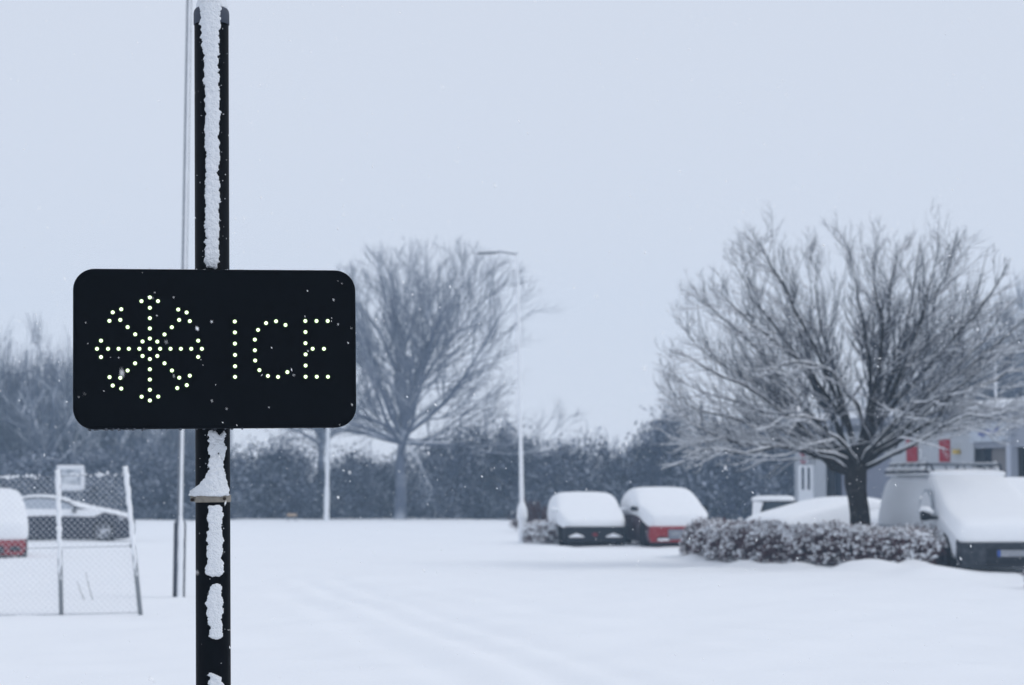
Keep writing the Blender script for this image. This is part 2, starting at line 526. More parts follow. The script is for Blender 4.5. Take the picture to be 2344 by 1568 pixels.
def ground_z(x, y):
    """snow depth relief for arrays"""
    z = 0.022 * np.sin(x * 0.55 + y * 0.21 + 1.3) * np.sin(y * 0.33 - x * 0.12) + 0.012 * np.sin(x * 1.3 - y * 0.8) * np.sin(y * 1.1 + 0.4)
    for k in range(9):
        a = 2.399 * k + 0.3; lam = 0.9 * 1.28 ** k
        z = z + 0.0045 * lam * np.sin((x * math.cos(a) + y * math.sin(a)) * 2 * math.pi / lam + 1.7 * k + 0.6 * np.sin(x * 0.9 + k) + 0.5 * np.sin(y * 0.7 - k)) * (1.0 if k < 4 else 0.6)
    z = z * np.clip((y - 5) / 10, 0, 1)
    for (px, w, dp) in RUTS:
        d = np.full(x.shape, 9e9)
        for a, b in zip(px[:-1], px[1:]):
            ab = b - a; L2 = (ab ** 2).sum() + 1e-9
            t = (((x - a[0]) * ab[0] + (y - a[1]) * ab[1]) / L2).clip(0, 1)
            d = np.minimum(d, (x - a[0] - t * ab[0]) ** 2 + (y - a[1] - t * ab[1]) ** 2)
        d = np.sqrt(d)
        z = z - dp * np.exp(-(d / w) ** 2) + dp * 0.35 * np.exp(-((d - 1.7 * w) / (0.7 * w)) ** 2)
    for (bx, by, h, rx, ry) in BUMPS:
        z = z + h * np.exp(-((x - bx) / rx) ** 2 - ((y - by) / ry) ** 2)
    return z
xs = np.concatenate([[-180, -130, -90, -60, -45], np.linspace(-34, -5.6, 52), np.linspace(-5, 9, 170), np.linspace(9.6, 34, 45), [45, 60, 90, 130, 180]])
ys = np.concatenate([[-60, -20, 0, 5, 9], np.geomspace(12, 130, 280), [145, 165]])
gx, gy = np.meshgrid(xs, ys)
gz = ground_z(gx, gy)
nx_, ny_ = len(xs), len(ys)
idx = np.arange(nx_ * ny_).reshape(ny_, nx_)
gf = np.stack([idx[:-1, :-1], idx[:-1, 1:], idx[1:, 1:], idx[1:, :-1]], -1).reshape(-1, 4)
ground = link('ground', mesh_np('ground', np.stack([gx, gy, gz], -1).reshape(-1, 3), gf), GROUND, smooth=True)
tag(ground, 'wide flat car park under fresh snow', kind='structure')
def gz1(x, y):
    return float(ground_z(np.array([x], float), np.array([y], float))[0])

# ------------------------------------------------------------------ the ice warning sign and its post
YP = 7.17
ptop = P(484.0, 20, YP); pbot = P(488.5, 1568, YP)
slope = (ptop.x - pbot.x) / (ptop.z - pbot.z)
def post_x(z): return pbot.x + slope * (z - pbot.z)
PR = 39.4 * YP / FPX
post = empty('sign_post', (post_x(0), YP, 0), 0, 'tall black tubular post with a strip of snow, carrying the lit ice sign', 'post')
def local(z): return Vector((post_x(z) - post_x(0), 0, z))
ztop = P(484, 30, YP).z
zcap = P(484, 57, YP).z
MB().tube([local(-0.3), local(zcap + 0.02)], PR, 40).build('tube', POSTB, post, True)
# cap: a short sleeve with a rounded top
cp = []; cr_ = []
for z, r in ((zcap, PR * 1.0), (zcap + 0.0005, PR * 1.045), (zcap + 0.035, PR * 1.045), (zcap + 0.046, PR * 1.02), (zcap + 0.054, PR * 0.92), (zcap + 0.060, PR * 0.75), (zcap + 0.064, PR * 0.4), (zcap + 0.065, 0.001)):
    cp.append(local(z)); cr_.append(r)
MB().tube(cp, cr_, 40).build('cap', CAPG, post, True)

def nz3(x, y, z): return noise.noise(Vector((x, y, z)))
def fbm(x, y, z): return nz3(x, y, z) + 0.5 * nz3(2.1 * x, 2.1 * y, 2.1 * z) + 0.25 * nz3(4.3 * x, 4.3 * y, 4.3 * z)
def snow_strip(name, parent, z0, z1, edges, thick, seed, rbase=PR, dz=0.0021, frag=0.0, top_round=0.02, end_round=0.02):
    """ragged plaster of snow on the post. edges(z) -> (left angle, right angle) in degrees from the side that faces the camera"""
    nz_ = int((z1 - z0) / dz) + 1
    th = np.arange(-98, 98.1, 2.2)
    V, F = [], []
    ids = {}
    H = np.zeros((nz_, len(th)))
    for i in range(nz_):
        z = z0 + i * dz
        eL, eR = edges(z)
        jl = 6.0 * fbm(z * 24, seed, 0.3) + 5.0 * nz3(z * 62, seed + 3, 0) - 5.5 * abs(nz3(z * 110, seed + 7, 0)) + 2
        jr = 6.0 * fbm(z * 27, seed + 9, 0.7) + 5.0 * nz3(z * 70, seed + 13, 0) + 6.0 * abs(nz3(z * 120, seed + 17, 0)) - 2
        L_, R_ = eL + jl, eR + jr
        endf = min(1.0, (z - z0) / end_round) * min(1.0, (z1 - z) / top_round)
        for j, t in enumerate(th):
            m = min(t - L_, R_ - t) / 7.0
            nn = 0.55 * fbm(z * 75, t * 0.085, seed) + frag * (fbm(z * 34, t * 0.055, seed + 21) - 0.05)
            m = min(m, 1.0) + nn - (1 - endf) * 1.4
            if m > 0:
                H[i, j] = thick * (min(1.0, m) ** 0.5) * (1 + 0.30 * nz3(z * 70, t * 0.08, seed + 5))
    def vid(i, j):
        k = (i, j)
        if k not in ids:
            z = z0 + i * dz; t = math.radians(th[j])
            r = rbase + (H[i, j] if H[i, j] > 0 else -0.002)
            b = local(z)
            ids[k] = len(V)
            V.append((b.x + r * math.sin(t), b.y - r * math.cos(t), z))
        return ids[k]
    for i in range(nz_ - 1):
        for j in range(len(th) - 1):
            if max(H[i, j], H[i + 1, j], H[i, j + 1], H[i + 1, j + 1]) > 0:
                F.append([vid(i, j), vid(i, j + 1), vid(i + 1, j + 1), vid(i + 1, j)])
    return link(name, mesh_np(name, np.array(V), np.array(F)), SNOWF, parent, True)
zv = lambda v: P(486, v, YP - PR).z
ang = lambda u: math.degrees(math.asin(max(-0.999, min(0.999, (u - 486.0) / 39.4))))
def lin_edges(tab):
    """rows (v, u_left, u_right), v descending in z"""
    zs = [zv(v) for v, _, _ in tab][::-1]; ls = [ang(a) for _, a, _ in tab][::-1]; rs = [ang(b) for _, _, b in tab][::-1]
    return lambda z: (np.interp(z, zs, ls), np.interp(z, zs, rs))
snow_strip('snow', post, zv(616), zv(4), lin_edges([(4, 464, 513), (20, 466, 511), (60, 466, 509), (110, 472, 507), (200, 475, 508), (300, 476, 508), (400, 475, 506), (520, 475, 507), (616, 476, 506)]), 0.008, 1.0, rbase=PR * 1.035, top_round=0.004)
snow_strip('snow', post, zv(1060), zv(985), lin_edges([(985, 478, 520), (1020, 480, 518), (1060, 480, 517)]), 0.006, 2.0, frag=1.3)
snow_strip('snow', post, zv(1137), zv(1033), lin_edges([(1033, 486, 512), (1060, 481, 514), (1085, 477, 517), (1100, 470, 519), (1112, 458, 520), (1122, 449, 522), (1137, 444, 524)]), 0.013, 3.0, frag=0.32, top_round=0.03, end_round=0.006)
snow_strip('snow', post, zv(1322), zv(1155), lin_edges([(1155, 481, 513), (1200, 478, 512), (1245, 479, 512), (1290, 475, 512), (1310, 470, 515), (1322, 480, 513)]), 0.007, 4.0, top_round=0.008, end_round=0.012)
snow_strip('snow', post, zv(1466), zv(1334), lin_edges([(1334, 485, 509), (1370, 477, 511), (1400, 477, 511), (1440, 483, 510), (1466, 484, 511)]), 0.007, 5.0, top_round=0.012, end_round=0.012)
snow_strip('snow', post, zv(1720), zv(1538), lin_edges([(1538, 478, 488), (1552, 480, 508), (1568, 482, 513), (1720, 480, 513)]), 0.010, 6.0, top_round=0.01)
# loose specks of snow stuck to the paint beside the strips
rgl = np.random.default_rng(14)
sp_ = []
for _ in range(120):
    vv = rgl.uniform(20, 1560)
    if 605 < vv < 990: continue
    a_ = (10 + rgl.choice([-1, 1]) * np.abs(rgl.normal(30, 11))) if rgl.uniform() < 0.75 else rgl.uniform(-75, 75)
    z_ = zv(vv); b_ = local(z_)
    sp_.append((b_.x + PR * math.sin(R(a_)), b_.y - PR * math.cos(R(a_)), z_))
sp_ = np.array(sp_)
# snow dome on the cap
bm = bmesh.new()
bmesh.ops.create_icosphere(bm, subdivisions=5, radius=1)
for v in bm.verts:
    n = v.co.copy()
    k = 1 + 0.05 * fbm(n.x * 2.5, n.y * 2.5, n.z * 2.5) + 0.02 * nz3(n.x * 9, n.y * 9, n.z * 9)
    v.co = Vector((n.x * 0.053 * k + 0.001, n.y * 0.056 * k, n.z * (0.055 if n.z > 0 else 0.020) * k))
me = bpy.data.meshes.new('cap_snow'); bm.to_mesh(me); bm.free()
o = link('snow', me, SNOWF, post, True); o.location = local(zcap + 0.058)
# clamp with its snow ledge
zc0, zc1 = zv(1150), zv(1133)
clamp = MB().tube([local(zc0), local(zc0 + 0.0015), local(zc1 - 0.0015), local(zc1)], [PR * 1.01, PR * 1.05, PR * 1.05, PR * 1.01], 40).build('clamp', STEEL, post, True)
b = local((zc0 + zc1) / 2)
MB().box(b.x - PR - 0.016, b.x - PR + 0.006, b.y - 0.014, b.y + 0.010, zc0 + 0.002, zc1 - 0.002).build('lug', STEEL, clamp, bevel=0.002)
MB().tube([(b.x - PR - 0.008, b.y - 0.026, b.z - 0.004), (b.x - PR - 0.008, b.y + 0.02, b.z - 0.004)], 0.006, 6).build('bolt', mat('rusty_bolt', (0.03, 0.022, 0.018), 0.8, 0.2), clamp)
MB().tube([(b.x + PR * 0.78, b.y - PR * 0.78, b.z), (b.x + PR * 0.70, b.y - PR * 0.60, b.z)], 0.006, 6).build('bolt', mat('rusty_bolt', (0.03, 0.022, 0.018)), clamp)
rgl = np.random.default_rng(4)
bm = bmesh.new()
bmesh.ops.create_icosphere(bm, subdivisions=4, radius=1)
for v in bm.verts:
    n = v.co.copy(); k = 1 + 0.16 * fbm(n.x * 2.2 + 3, n.y * 2.2, n.z * 2.2) + 0.04 * nz3(n.x * 9, n.y * 9, n.z * 9)
    v.co = Vector((n.x * 0.026 * k, n.y * 0.022 * k, n.z * (0.022 if n.z > 0 else 0.008) * k))
me = bpy.data.meshes.new('clamp_snow'); bm.to_mesh(me); bm.free()
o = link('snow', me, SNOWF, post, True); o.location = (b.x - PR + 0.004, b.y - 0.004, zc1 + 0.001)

# the sign
YS = 7.05
YAW = R(11.0)
sc0 = P(491, 799, YS)
sign = empty('ice_sign', sc0, 0, 'black rounded sign board with lit dots reading ICE beside a snowflake', 'sign')
sign.rotation_euler = (0, R(-0.72), YAW)
SM = Matrix.Translation(sc0) @ sign.rotation_euler.to_matrix().to_4x4()
SMi = SM.inverted()
def on_sign(u, v, off=0.0):
    a = SMi @ CAM; d = (SMi.to_3x3() @ ray(u, v))
    k = (off - a.y) / d.y
    p = a + d * k
    return p.x, p.z
xl, _ = on_sign(167.0, 799); xr, _ = on_sign(815.0, 799)
_, zt = on_sign(491, 616.6); _, zb = on_sign(491, 980.6)
def rrect(x0, x1, z0, z1, r, n=10):
    pts = []
    for cx, cz, a0 in ((x1 - r, z1 - r, 0), (x0 + r, z1 - r, 90), (x0 + r, z0 + r, 180), (x1 - r, z0 + r, 270)):
        for i in range(n + 1):
            a = R(a0 + 90 * i / n)
            pts.append((cx + r * math.cos(a), cz + r * math.sin(a)))
    return pts
RC = 0.068
MB().prism(rrect(xl, xr, zb, zt, RC), 0.0, 0.055).build('housing', BLACK, sign, bevel=0.006)
MB().prism(rrect(xl + 0.012, xr - 0.012, zb + 0.012, zt - 0.012, RC - 0.01), -0.0025, 0.004).build('face_panel', BLACK, sign)
MB().box(-0.05 + (-0.0), 0.05, 0.055, 0.075, zt - 0.14, zt - 0.09).build('bracket', STEEL, sign)
MB().box(-0.05, 0.05, 0.055, 0.075, zb + 0.09, zb + 0.14).build('bracket', STEEL, sign)
DOTS = [(675,311),(675,389),(675,467),(675,544),(675,620),(675,697),(675,774),(675,851),(675,928),(675,1005),(675,1085),
 (612,339),(736,339),(613,1057),(738,1056),(278,697),(361,697),(440,697),(517,697),(596,697),(752,697),(830,697),(908,697),(986,697),(1066,697),
 (308,636),(308,759),(1038,636),(1038,758),(620,642),(565,588),(508,534),(453,480),(396,423),(460,400),(371,487),
 (731,643),(785,589),(840,535),(895,480),(951,424),(888,402),(975,489),(620,751),(564,806),(508,860),(453,915),(396,973),(372,910),(460,996),
 (731,751),(785,806),(841,860),(896,914),(952,970),(975,899),(881,992),
 (1313,492),(1314,574),(1314,658),(1315,743),(1315,828),(1315,908),
 (1694,518),(1623,490),(1548,504),(1488,555),(1464,628),(1464,708),(1466,785),(1498,857),(1562,901),(1638,908),(1708,872),
 (1843,488),(1927,488),(2011,488),(1844,571),(1844,655),(1845,739),(1845,823),(1845,907),(1929,907),(2013,907),(1898,697),(1983,697)]
LR_ = 0.0061
led_core = MB().lathe_y([(0.0001, -0.0052), (LR_ * 0.45, -0.0048), (LR_ * 0.78, -0.0035), (LR_ * 0.88, -0.0015), (LR_ * 0.88, 0.0)], 20).mesh('led')
led_core.materials.append(LEDC)
led_core.polygons.foreach_set('use_smooth', [True] * len(led_core.polygons))
led_rim = MB().lathe_y([(LR_ * 0.87, -0.0018), (LR_ * 1.12, -0.0012), (LR_ * 1.15, 0.0)], 20).mesh('lens_rim')
led_rim.materials.append(LEDR)
for (x, y) in DOTS:
    u = (150 + x / 3.005) * 0.91563; v = (640 + y / 3.005) * 0.91563
    px, pz = on_sign(u, v, -0.004)
    l = link('led', led_core, None, sign); l.location = (px, -0.0026, pz)
    r_ = link('lens_rim', led_rim, None, l)
# crumbs of snow along the lower edge and top edge
rgl = np.random.default_rng(3)
bm = bmesh.new()
bmesh.ops.create_icosphere(bm, subdivisions=1, radius=1)
ico1_v = np.array([v.co[:] for v in bm.verts]); ico1_f = np.array([[v.index for v in f.verts] for f in bm.faces]); bm.free()
bm = bmesh.new()
bmesh.ops.create_icosphere(bm, subdivisions=2, radius=1)
ico2_v = np.array([v.co[:] for v in bm.verts]); ico2_f = np.array([[v.index for v in f.verts] for f in bm.faces]); bm.free()
def blobs(pos, scl, rg, hi=False, jit=0.18):
    """many lumps at pos (n,3) with scales (n,3)"""
    iv, if_ = (ico2_v, ico2_f) if hi else (ico1_v, ico1_f)
    n = len(pos)
    v = iv[None] * (1 + rg.normal(0, jit, (n, len(iv), 1))) * scl[:, None, :]
    a = rg.uniform(0, 2 * np.pi, n); c, s = np.cos(a)[:, None], np.sin(a)[:, None]
    x = v[..., 0] * c - v[..., 1] * s; y = v[..., 0] * s + v[..., 1] * c
    v = np.stack([x, y, v[..., 2]], -1) + pos[:, None, :]
    f = if_[None] + (np.arange(n) * len(iv))[:, None, None]
    return v.reshape(-1, 3), f.reshape(-1, 3)
v, f = blobs(sp_, np.abs(rgl.normal(0, 0.0012, (len(sp_), 3))) + 0.0005, rgl)
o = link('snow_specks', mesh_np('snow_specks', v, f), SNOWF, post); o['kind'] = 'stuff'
n = 70
cx_ = np.where(rgl.uniform(0, 1, n) < 0.6, rgl.uniform(xl + 0.05, xl + 0.22, n), rgl.uniform(xl + 0.05, xr - 0.06, n))
v, f = blobs(np.stack([cx_, rgl.uniform(0.0, 0.05, n), np.full(n, zb - 0.0005)], 1), np.abs(rgl.normal(0.0026, 0.0012, (n, 3))) + 0.001, rgl)
o = link('snow_crumbs', mesh_np('snow_crumbs', v, f), mat('grey_ice_crumbs', (0.10, 0.11, 0.13), 0.9, 0.1), sign); o['kind'] = 'stuff'
n = 90
v, f = blobs(np.stack([rgl.uniform(xl + 0.05, xr - 0.05, n), rgl.uniform(0.005, 0.05, n), np.full(n, zt)], 1), np.abs(rgl.normal(0.0020, 0.0010, (n, 3))) + 0.001, rgl)
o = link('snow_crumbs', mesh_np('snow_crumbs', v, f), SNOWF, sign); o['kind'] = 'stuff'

# ------------------------------------------------------------------ lamp posts and poles
def pole(name, label, cat, base, top, sections, snow_side, snow_w, arm=None, group=None, basemat=POLED, base_h=0.0):
    """sections: [(height, radius)...]; snow plaster: a shell on the side snow_side (degrees from facing the camera)"""
    base = Vector(base); top = Vector(top)
    t = empty(name, base, 0, label, cat, group)
    ax = (top - base); Ht = ax.z
    pt = lambda z: ax * (z / Ht)
    lo = [s for s in sections if s[0] <= base_h + 1e-6]
    hi = [s for s in sections if s[0] >= base_h - 1e-6]
    if len(lo) > 1:
        MB().tube([pt(z) for z, r in lo], [r for z, r in lo], 16).build('base', basemat, t, True)
    MB().tube([pt(z) for z, r in hi], [r for z, r in hi], 14).build('shaft', POLEG, t, True)
    # snow shell
    zs = np.arange(0.0, Ht, 0.06)
    rr = np.interp(zs, [s[0] for s in sections], [s[1] for s in sections])
    th = np.linspace(-1, 1, 9)
    V = []
    for i, z in enumerate(zs):
        c = pt(z)
        w = snow_w * (1 + 0.16 * nz3(z * 5, base.x, 1) + 0.08 * nz3(z * 14, base.x, 5))
        for j, q in enumerate(th):
            a = R(snow_side + w * q)
            k = rr[i] * 1.0 + (0.30 * rr[i] + 0.004) * math.sqrt(max(0, 1 - q * q)) * (1 + 0.25 * nz3(z * 6, j, 2)) - 0.001
            V.append((c.x + k * math.sin(a), c.y - k * math.cos(a), c.z))
    m = len(th)
    F = [[i * m + j, i * m + j + 1, (i + 1) * m + j + 1, (i + 1) * m + j] for i in range(len(zs) - 1) for j in range(m - 1)]
    link('snow', mesh_np('pole_snow', np.array(V), np.array(F)), SNOW, t, True)
    return t, pt
bL = G(409, 1376)
tL = P(432, -60, bL.y)
pole('lamp_post', 'near grey lamp post with a thick dark base, just left of the black sign post', 'lamp post',
     (bL.x, bL.y, -0.05), (tL.x + 0.02, bL.y, 10.0), [(0, 0.086), (1.13, 0.086), (1.22, 0.045), (5, 0.040), (10.0, 0.036)], 20, 27, base_h=1.13)
bC = G(1196, 1243)
tC = P(1184, 577, bC.y)
lp, pt = pole('lamp_post', 'tall slim lamp post with a side arm, standing left of the two snow-covered parked cars', 'lamp post',
     (bC.x, bC.y, -0.05), (tC.x, bC.y, tC.z), [(0, 0.10), (0.68, 0.10), (0.78, 0.135), (1.0, 0.12), (1.22, 0.056), (4.5, 0.037), (8.3, 0.027)], 8, 100, base_h=0.68)
a0 = pt(tC.z - 0.02)
a1 = P(1092, 580, bC.y) - Vector((bC.x, bC.y, -0.05))
MB().tube([a0, a0 + (a1 - a0) * 0.4 + Vector((0, 0, 0.06)), a1 + Vector((0.55, 0, 0.02))], 0.020, 8).build('arm', POLEG, lp, True)
MB().tube([a1 + Vector((0.58, 0, 0.03)), a1 + Vector((0.5, 0, 0.02)), a1 + Vector((0.1, 0, 0.0)), a1], [0.022, 0.036, 0.034, 0.015], 8).build('lamp_head', mat('grey_lamp_head', (0.14, 0.155, 0.18), 0.6), lp, True)
MB().tube([a0 + Vector((-0.1, 0, 0.05)), a0 + (a1 - a0) * 0.4 + Vector((0, 0, 0.10)), a1 + Vector((0.55, 0, 0.06))], [0.012, 0.03, 0.015], 6).build('snow', SNOW, lp, True)
b3 = G(747, 1191)
pole('lamp_post', 'distant pale pole on the snow field, rising below the right half of the sign', 'pole',
     (b3.x, b3.y, -0.05), (b3.x + 0.1, b3.y, 6.8), [(0, 0.14), (1.5, 0.13), (1.7, 0.10), (6.8, 0.08)], 5, 62, base_h=1.5, basemat=POLEG)
b4 = G(526.5, 1186)
pole('lamp_post', 'distant pale pole almost hidden by the black sign post', 'pole',
     (b4.x, b4.y, -0.05), (b4.x + 0.02, b4.y, 6.6), [(0, 0.11), (1.2, 0.10), (6.6, 0.07)], 20, 60, base_h=1.2, basemat=POLEG)
b5 = P(2283, 1180, 84.0)
pole('flag_pole', 'thin white pole standing up behind the roof of the grey warehouse', 'pole',
     (b5.x, 84.0, -0.05), (b5.x, 84.0, P(2283, 812, 84).z), [(0, 0.06), (3, 0.05), (6.6, 0.04)], 0, 80)

# ------------------------------------------------------------------ chain-link fence
YF = 27.2
fb = P(139, 1408, YF)
fence = empty('chain_link_fence', (fb.x, YF, 0), 0, 'snowy chain-link fence with two pale posts in front of the dark car', 'fence')
def FL(u, v, dy=0): 
    p = P(u, v, YF); return Vector((p.x - fb.x, dy, p.z))
def fpost(u0, v0, u1, v1, r):
    a = FL(u0, v0); b = FL(u1, v1); a = a + (a - b) * (0.25 / (b - a).length)
    p = MB().tube([a, b], r, 10).build('post', mat('concrete_grey_post', (0.25, 0.27, 0.29), 0.85, 0.1, 0.2, 6), fence, True)
    s0 = a.lerp(b, 0.32)
    n_ = 26
    pts = [s0.lerp(b + Vector((0, 0, 0.015)), i / (n_ - 1)) + Vector((0.006 * math.sin(i * 1.7), -r * 0.55, 0)) for i in range(n_)]
    MB().tube(pts, [r * (0.35 + 0.75 * min(1, i / 9)) * (1 + 0.12 * math.sin(i * 2.3)) for i in range(n_)], 10).build('snow', SNOW, p, True)
fpost(140.5, 1408, 133, 1078, 0.028)
fpost(321, 1400, 287.5, 1070, 0.029)
# further post out of the frame to the left
quad = [FL(-190, 1412), FL(320, 1404), FL(290, 1085), FL(-190, 1096)]
pth = []
def clip(p, d):
    t0, t1 = -1e9, 1e9
    for i in range(4):
        a = quad[i]; b_ = quad[(i + 1) % 4]
        ex, ez = b_.x - a.x, b_.z - a.z
        nxx, nzz = -ez, ex       # inside is left of each edge (counter-clockwise)
        den = nxx * d[0] + nzz * d[1]
        num = nxx * (p[0] - a.x) + nzz * (p[1] - a.z)
        if abs(den) < 1e-9:
            if num < 0: return None
            continue
        t = -num / den
        if den > 0: t0 = max(t0, t)
        else: t1 = min(t1, t)
    return (t0, t1) if t1 > t0 + 0.02 else None
step = 0.078
for sgn in (1, -1):
    d = (math.sqrt(0.5), sgn * math.sqrt(0.5))
    for i in range(-70, 90):
        p = (quad[0].x + i * step, quad[0].z)
        c = clip(p, d)
        if c:
            q = [(p[0] + d[0] * t, 0.004 * sgn, p[1] + d[1] * t) for t in (c[0], (c[0] + c[1]) / 2, c[1])]
            pth.append(q)
pth = np.array(pth)
ac = Acc(); ac.tubes(pth, np.full(pth.shape[:2], 0.0021), 4)
o = link('wire_mesh', ac.mesh('wire_mesh'), WIRE, fence); o['kind'] = 'stuff'
for (u0, v0, u1, v1) in ((-190, 1097, 290, 1084), (-190, 1255, 306, 1250), (-190, 1408, 320, 1402)):
    MB().tube([FL(u0, v0), FL((u0 + u1) / 2, (v0 + v1) / 2 + 3), FL(u1, v1)], 0.004, 6).build('tension_wire', POLEG, fence, True)
rgl = np.random.default_rng(11)
spots = [(u, 1) for u in list(rgl.uniform(160, 290, 24)) + list(rgl.uniform(0, 90, 26)) + list(rgl.uniform(-180, 0, 30))]
pos = np.array([FL(u, np.interp(u, [-190, 290], [1097, 1084]) + rgl.normal(0, 2)) for u, _ in spots])
v, f = blobs(pos, np.abs(rgl.normal(0, 1, (len(pos), 3))) * np.array([0.016, 0.008, 0.008]) + np.array([0.012, 0.008, 0.007]), rgl)
o = link('snow_clumps', mesh_np('snow_clumps', v, f), SNOW, fence); o['kind'] = 'stuff'
MB().box(*sorted((FL(298, 1247).x, FL(309, 1247).x)), -0.02, 0.02, FL(0, 1253).z, FL(0, 1245).z).build('wire_strainer', POLED, fence)
# dry weed stalks behind the mesh
stk = empty('weed_stalks', (G(212, 1380).x, G(212, 1380).y, 0), 0, 'two thin dry weed stalks leaning out of the snow behind the fence', 'weed')
ob = stk.location
for (u0, v0, u1, v1) in ((196, 1308, 217, 1376), (176, 1330, 200, 1372)):
    Yg = ob.y
    a = P(u1, v1, Yg) - ob; b_ = P(u0, v0, Yg) - ob
    a.z = -0.05
    MB().tube([a, a.lerp(b_, 0.5) + Vector((-0.012, 0, 0.01)), b_], [0.006, 0.005, 0.003], 6).build('stalk', mat('dry_stalk', (0.14, 0.14, 0.13), 0.9), stk, True)

# snow-caked notice board behind the dark car
YB = 67.5
nb_ = P(178, 1200, YB)
board = empty('notice_board', (nb_.x, YB, 0), 0, 'square snow-caked notice board on a thin post behind the dark car', 'sign')
bl = lambda u, v: (P(u, v, YB).x - nb_.x, P(u, v, YB).z)
x0, z1_ = bl(129, 1072); x1, z0_ = bl(193, 1124)
MB().prism(rrect(x0, x1, z0_, z1_, 0.10, 5), -0.03, 0.03).build('plate', SIGNP, board)
fr = MB()
fr.box(x0 + 0.02, x1 - 0.02, -0.10, 0.06, z1_ - 0.05, z1_ + 0.10)
fr.box(x0 - 0.02, x0 + 0.13, -0.10, -0.031, z0_ + 0.1, z1_ - 0.05)
fr.box(x1 - 0.12, x1 + 0.02, -0.10, -0.031, z0_ + 0.05, z1_ - 0.05)
fr.box(x0 + 0.10, x1 - 0.10, -0.09, -0.031, z0_ + 0.02, z0_ + 0.2)
fr.build('snow', SNOW, board, True, bevel=0.04, subsurf=1)
MB().tube([(0.02, 0.05, -0.2), (0.02, 0.05, z1_ - 0.1)], 0.06, 10).build('post', POLEG, board, True)

# ------------------------------------------------------------------ vehicles
def section(zb, zw, zr, hw, hwb, hr, bulge=0.0):
    h = [(0, zb), (hw * 0.55, zb), (hw * 0.93, zb + 0.01), (hw, zb + 0.22 * (zw - zb)), (hw, zb + 0.65 * (zw - zb)), (hwb, zw),
         (hwb * (0.45 + bulge) + hr * (0.55 - bulge), zw + (zr - zw) * (0.55 + 0.35 * bulge)), (hr, zr - 0.04 * min(1, (zr - zw) * 4)), (hr * 0.75, zr), (0, zr + 0.01)]
    return [(y, z) for y, z in h] + [(-y, z) for y, z in h[-2:0:-1]]
def loft(stations):
    m = MB()
    n = None
    for (x, *p) in stations:
        ring = section(*p); n = len(ring)
        m.v += [(x, y, z) for y, z in ring]
    for i in range(len(stations) - 1):
        for k in range(n):
            k2 = (k + 1) % n
            m.f.append([i * n + k, i * n + k2, (i + 1) * n + k2, (i + 1) * n + k])
    m.f.append(list(reversed(range(n))))
    m.f.append([(len(stations) - 1) * n + k for k in range(n)])
    return m
_wheel = {}
def wheels(car, xf, xr_, hw, r=0.31):
    if r not in _wheel:
        w = 0.10
        ty = MB().lathe_y([(r * 0.62, -w * 0.9), (r * 0.9, -w), (r * 0.98, -w * 0.8), (r, -w * 0.4), (r, w * 0.4), (r * 0.98, w * 0.8), (r * 0.9, w), (r * 0.62, w * 0.9)], 28).mesh('tyre')
        ty.materials.append(TYRE); ty.polygons.foreach_set('use_smooth', [True] * len(ty.polygons))
        rm = MB().lathe_y([(0.001, -w * 0.55), (r * 0.2, -w * 0.7), (r * 0.22, -w * 0.35), (r * 0.56, -w * 0.35), (r * 0.60, -w * 0.95), (r * 0.66, -w * 0.95), (r * 0.66, w * 0.5)], 28)
        for k in range(5):
            a = 2 * math.pi * k / 5 + 0.3
            c, s = math.cos(a), math.sin(a)
            b0 = len(rm.v)
            for (rad, hw_) in ((r * 0.15, 0.035), (r * 0.6, 0.025)):
                for q in (-1, 1):
                    for yy in (-w * 0.82, -w * 0.4):
                        rm.v.append((rad * c - q * hw_ * s, yy, rad * s + q * hw_ * c))
            rm.f += [[b0, b0 + 2, b0 + 6, b0 + 4], [b0, b0 + 4, b0 + 5, b0 + 1], [b0 + 2, b0 + 3, b0 + 7, b0 + 6]]
        rmm = rm.mesh('rim'); rmm.materials.append(RIM)
        _wheel[r] = (ty, rmm)
    ty, rmm = _wheel[r]
    for x in (xf, xr_):
        for s in (-1, 1):
            o = link('wheel', ty, None, car); o.location = (x, s * (hw - 0.085), r - 0.03)
            o.rotation_euler = (0, 0, 0 if s < 0 else math.pi)
            link('rim', rmm, None, o)
def arch(car, x, hw, r, m=TYRE):
    for s in (-1, 1):
        MB().lathe_y([(0.0, -0.012), (r * 1.22, -0.012), (r * 1.25, 0.012), (0.0, 0.012)], 28).build('wheel_arch', m, car).location = (x, s * (hw + 0.004), r - 0.03)
def parked(name, label, u, v_or_Y, corner, yaw, group=None, Y=None):
    pass
def place(car, corner_uY, local_pt, heading):
    """put the car so that its local point (x,y) stands at picture column u and depth Y, heading = direction of travel (world angle)"""
    u, Y = corner_uY
    X = P(u, 1200, Y).x
    c, s = math.cos(heading), math.sin(heading)
    car.location = (X - (local_pt[0] * c - local_pt[1] * s), Y - (local_pt[0] * s + local_pt[1] * c), 0)
    car.rotation_euler = (0, 0, heading)
    return car

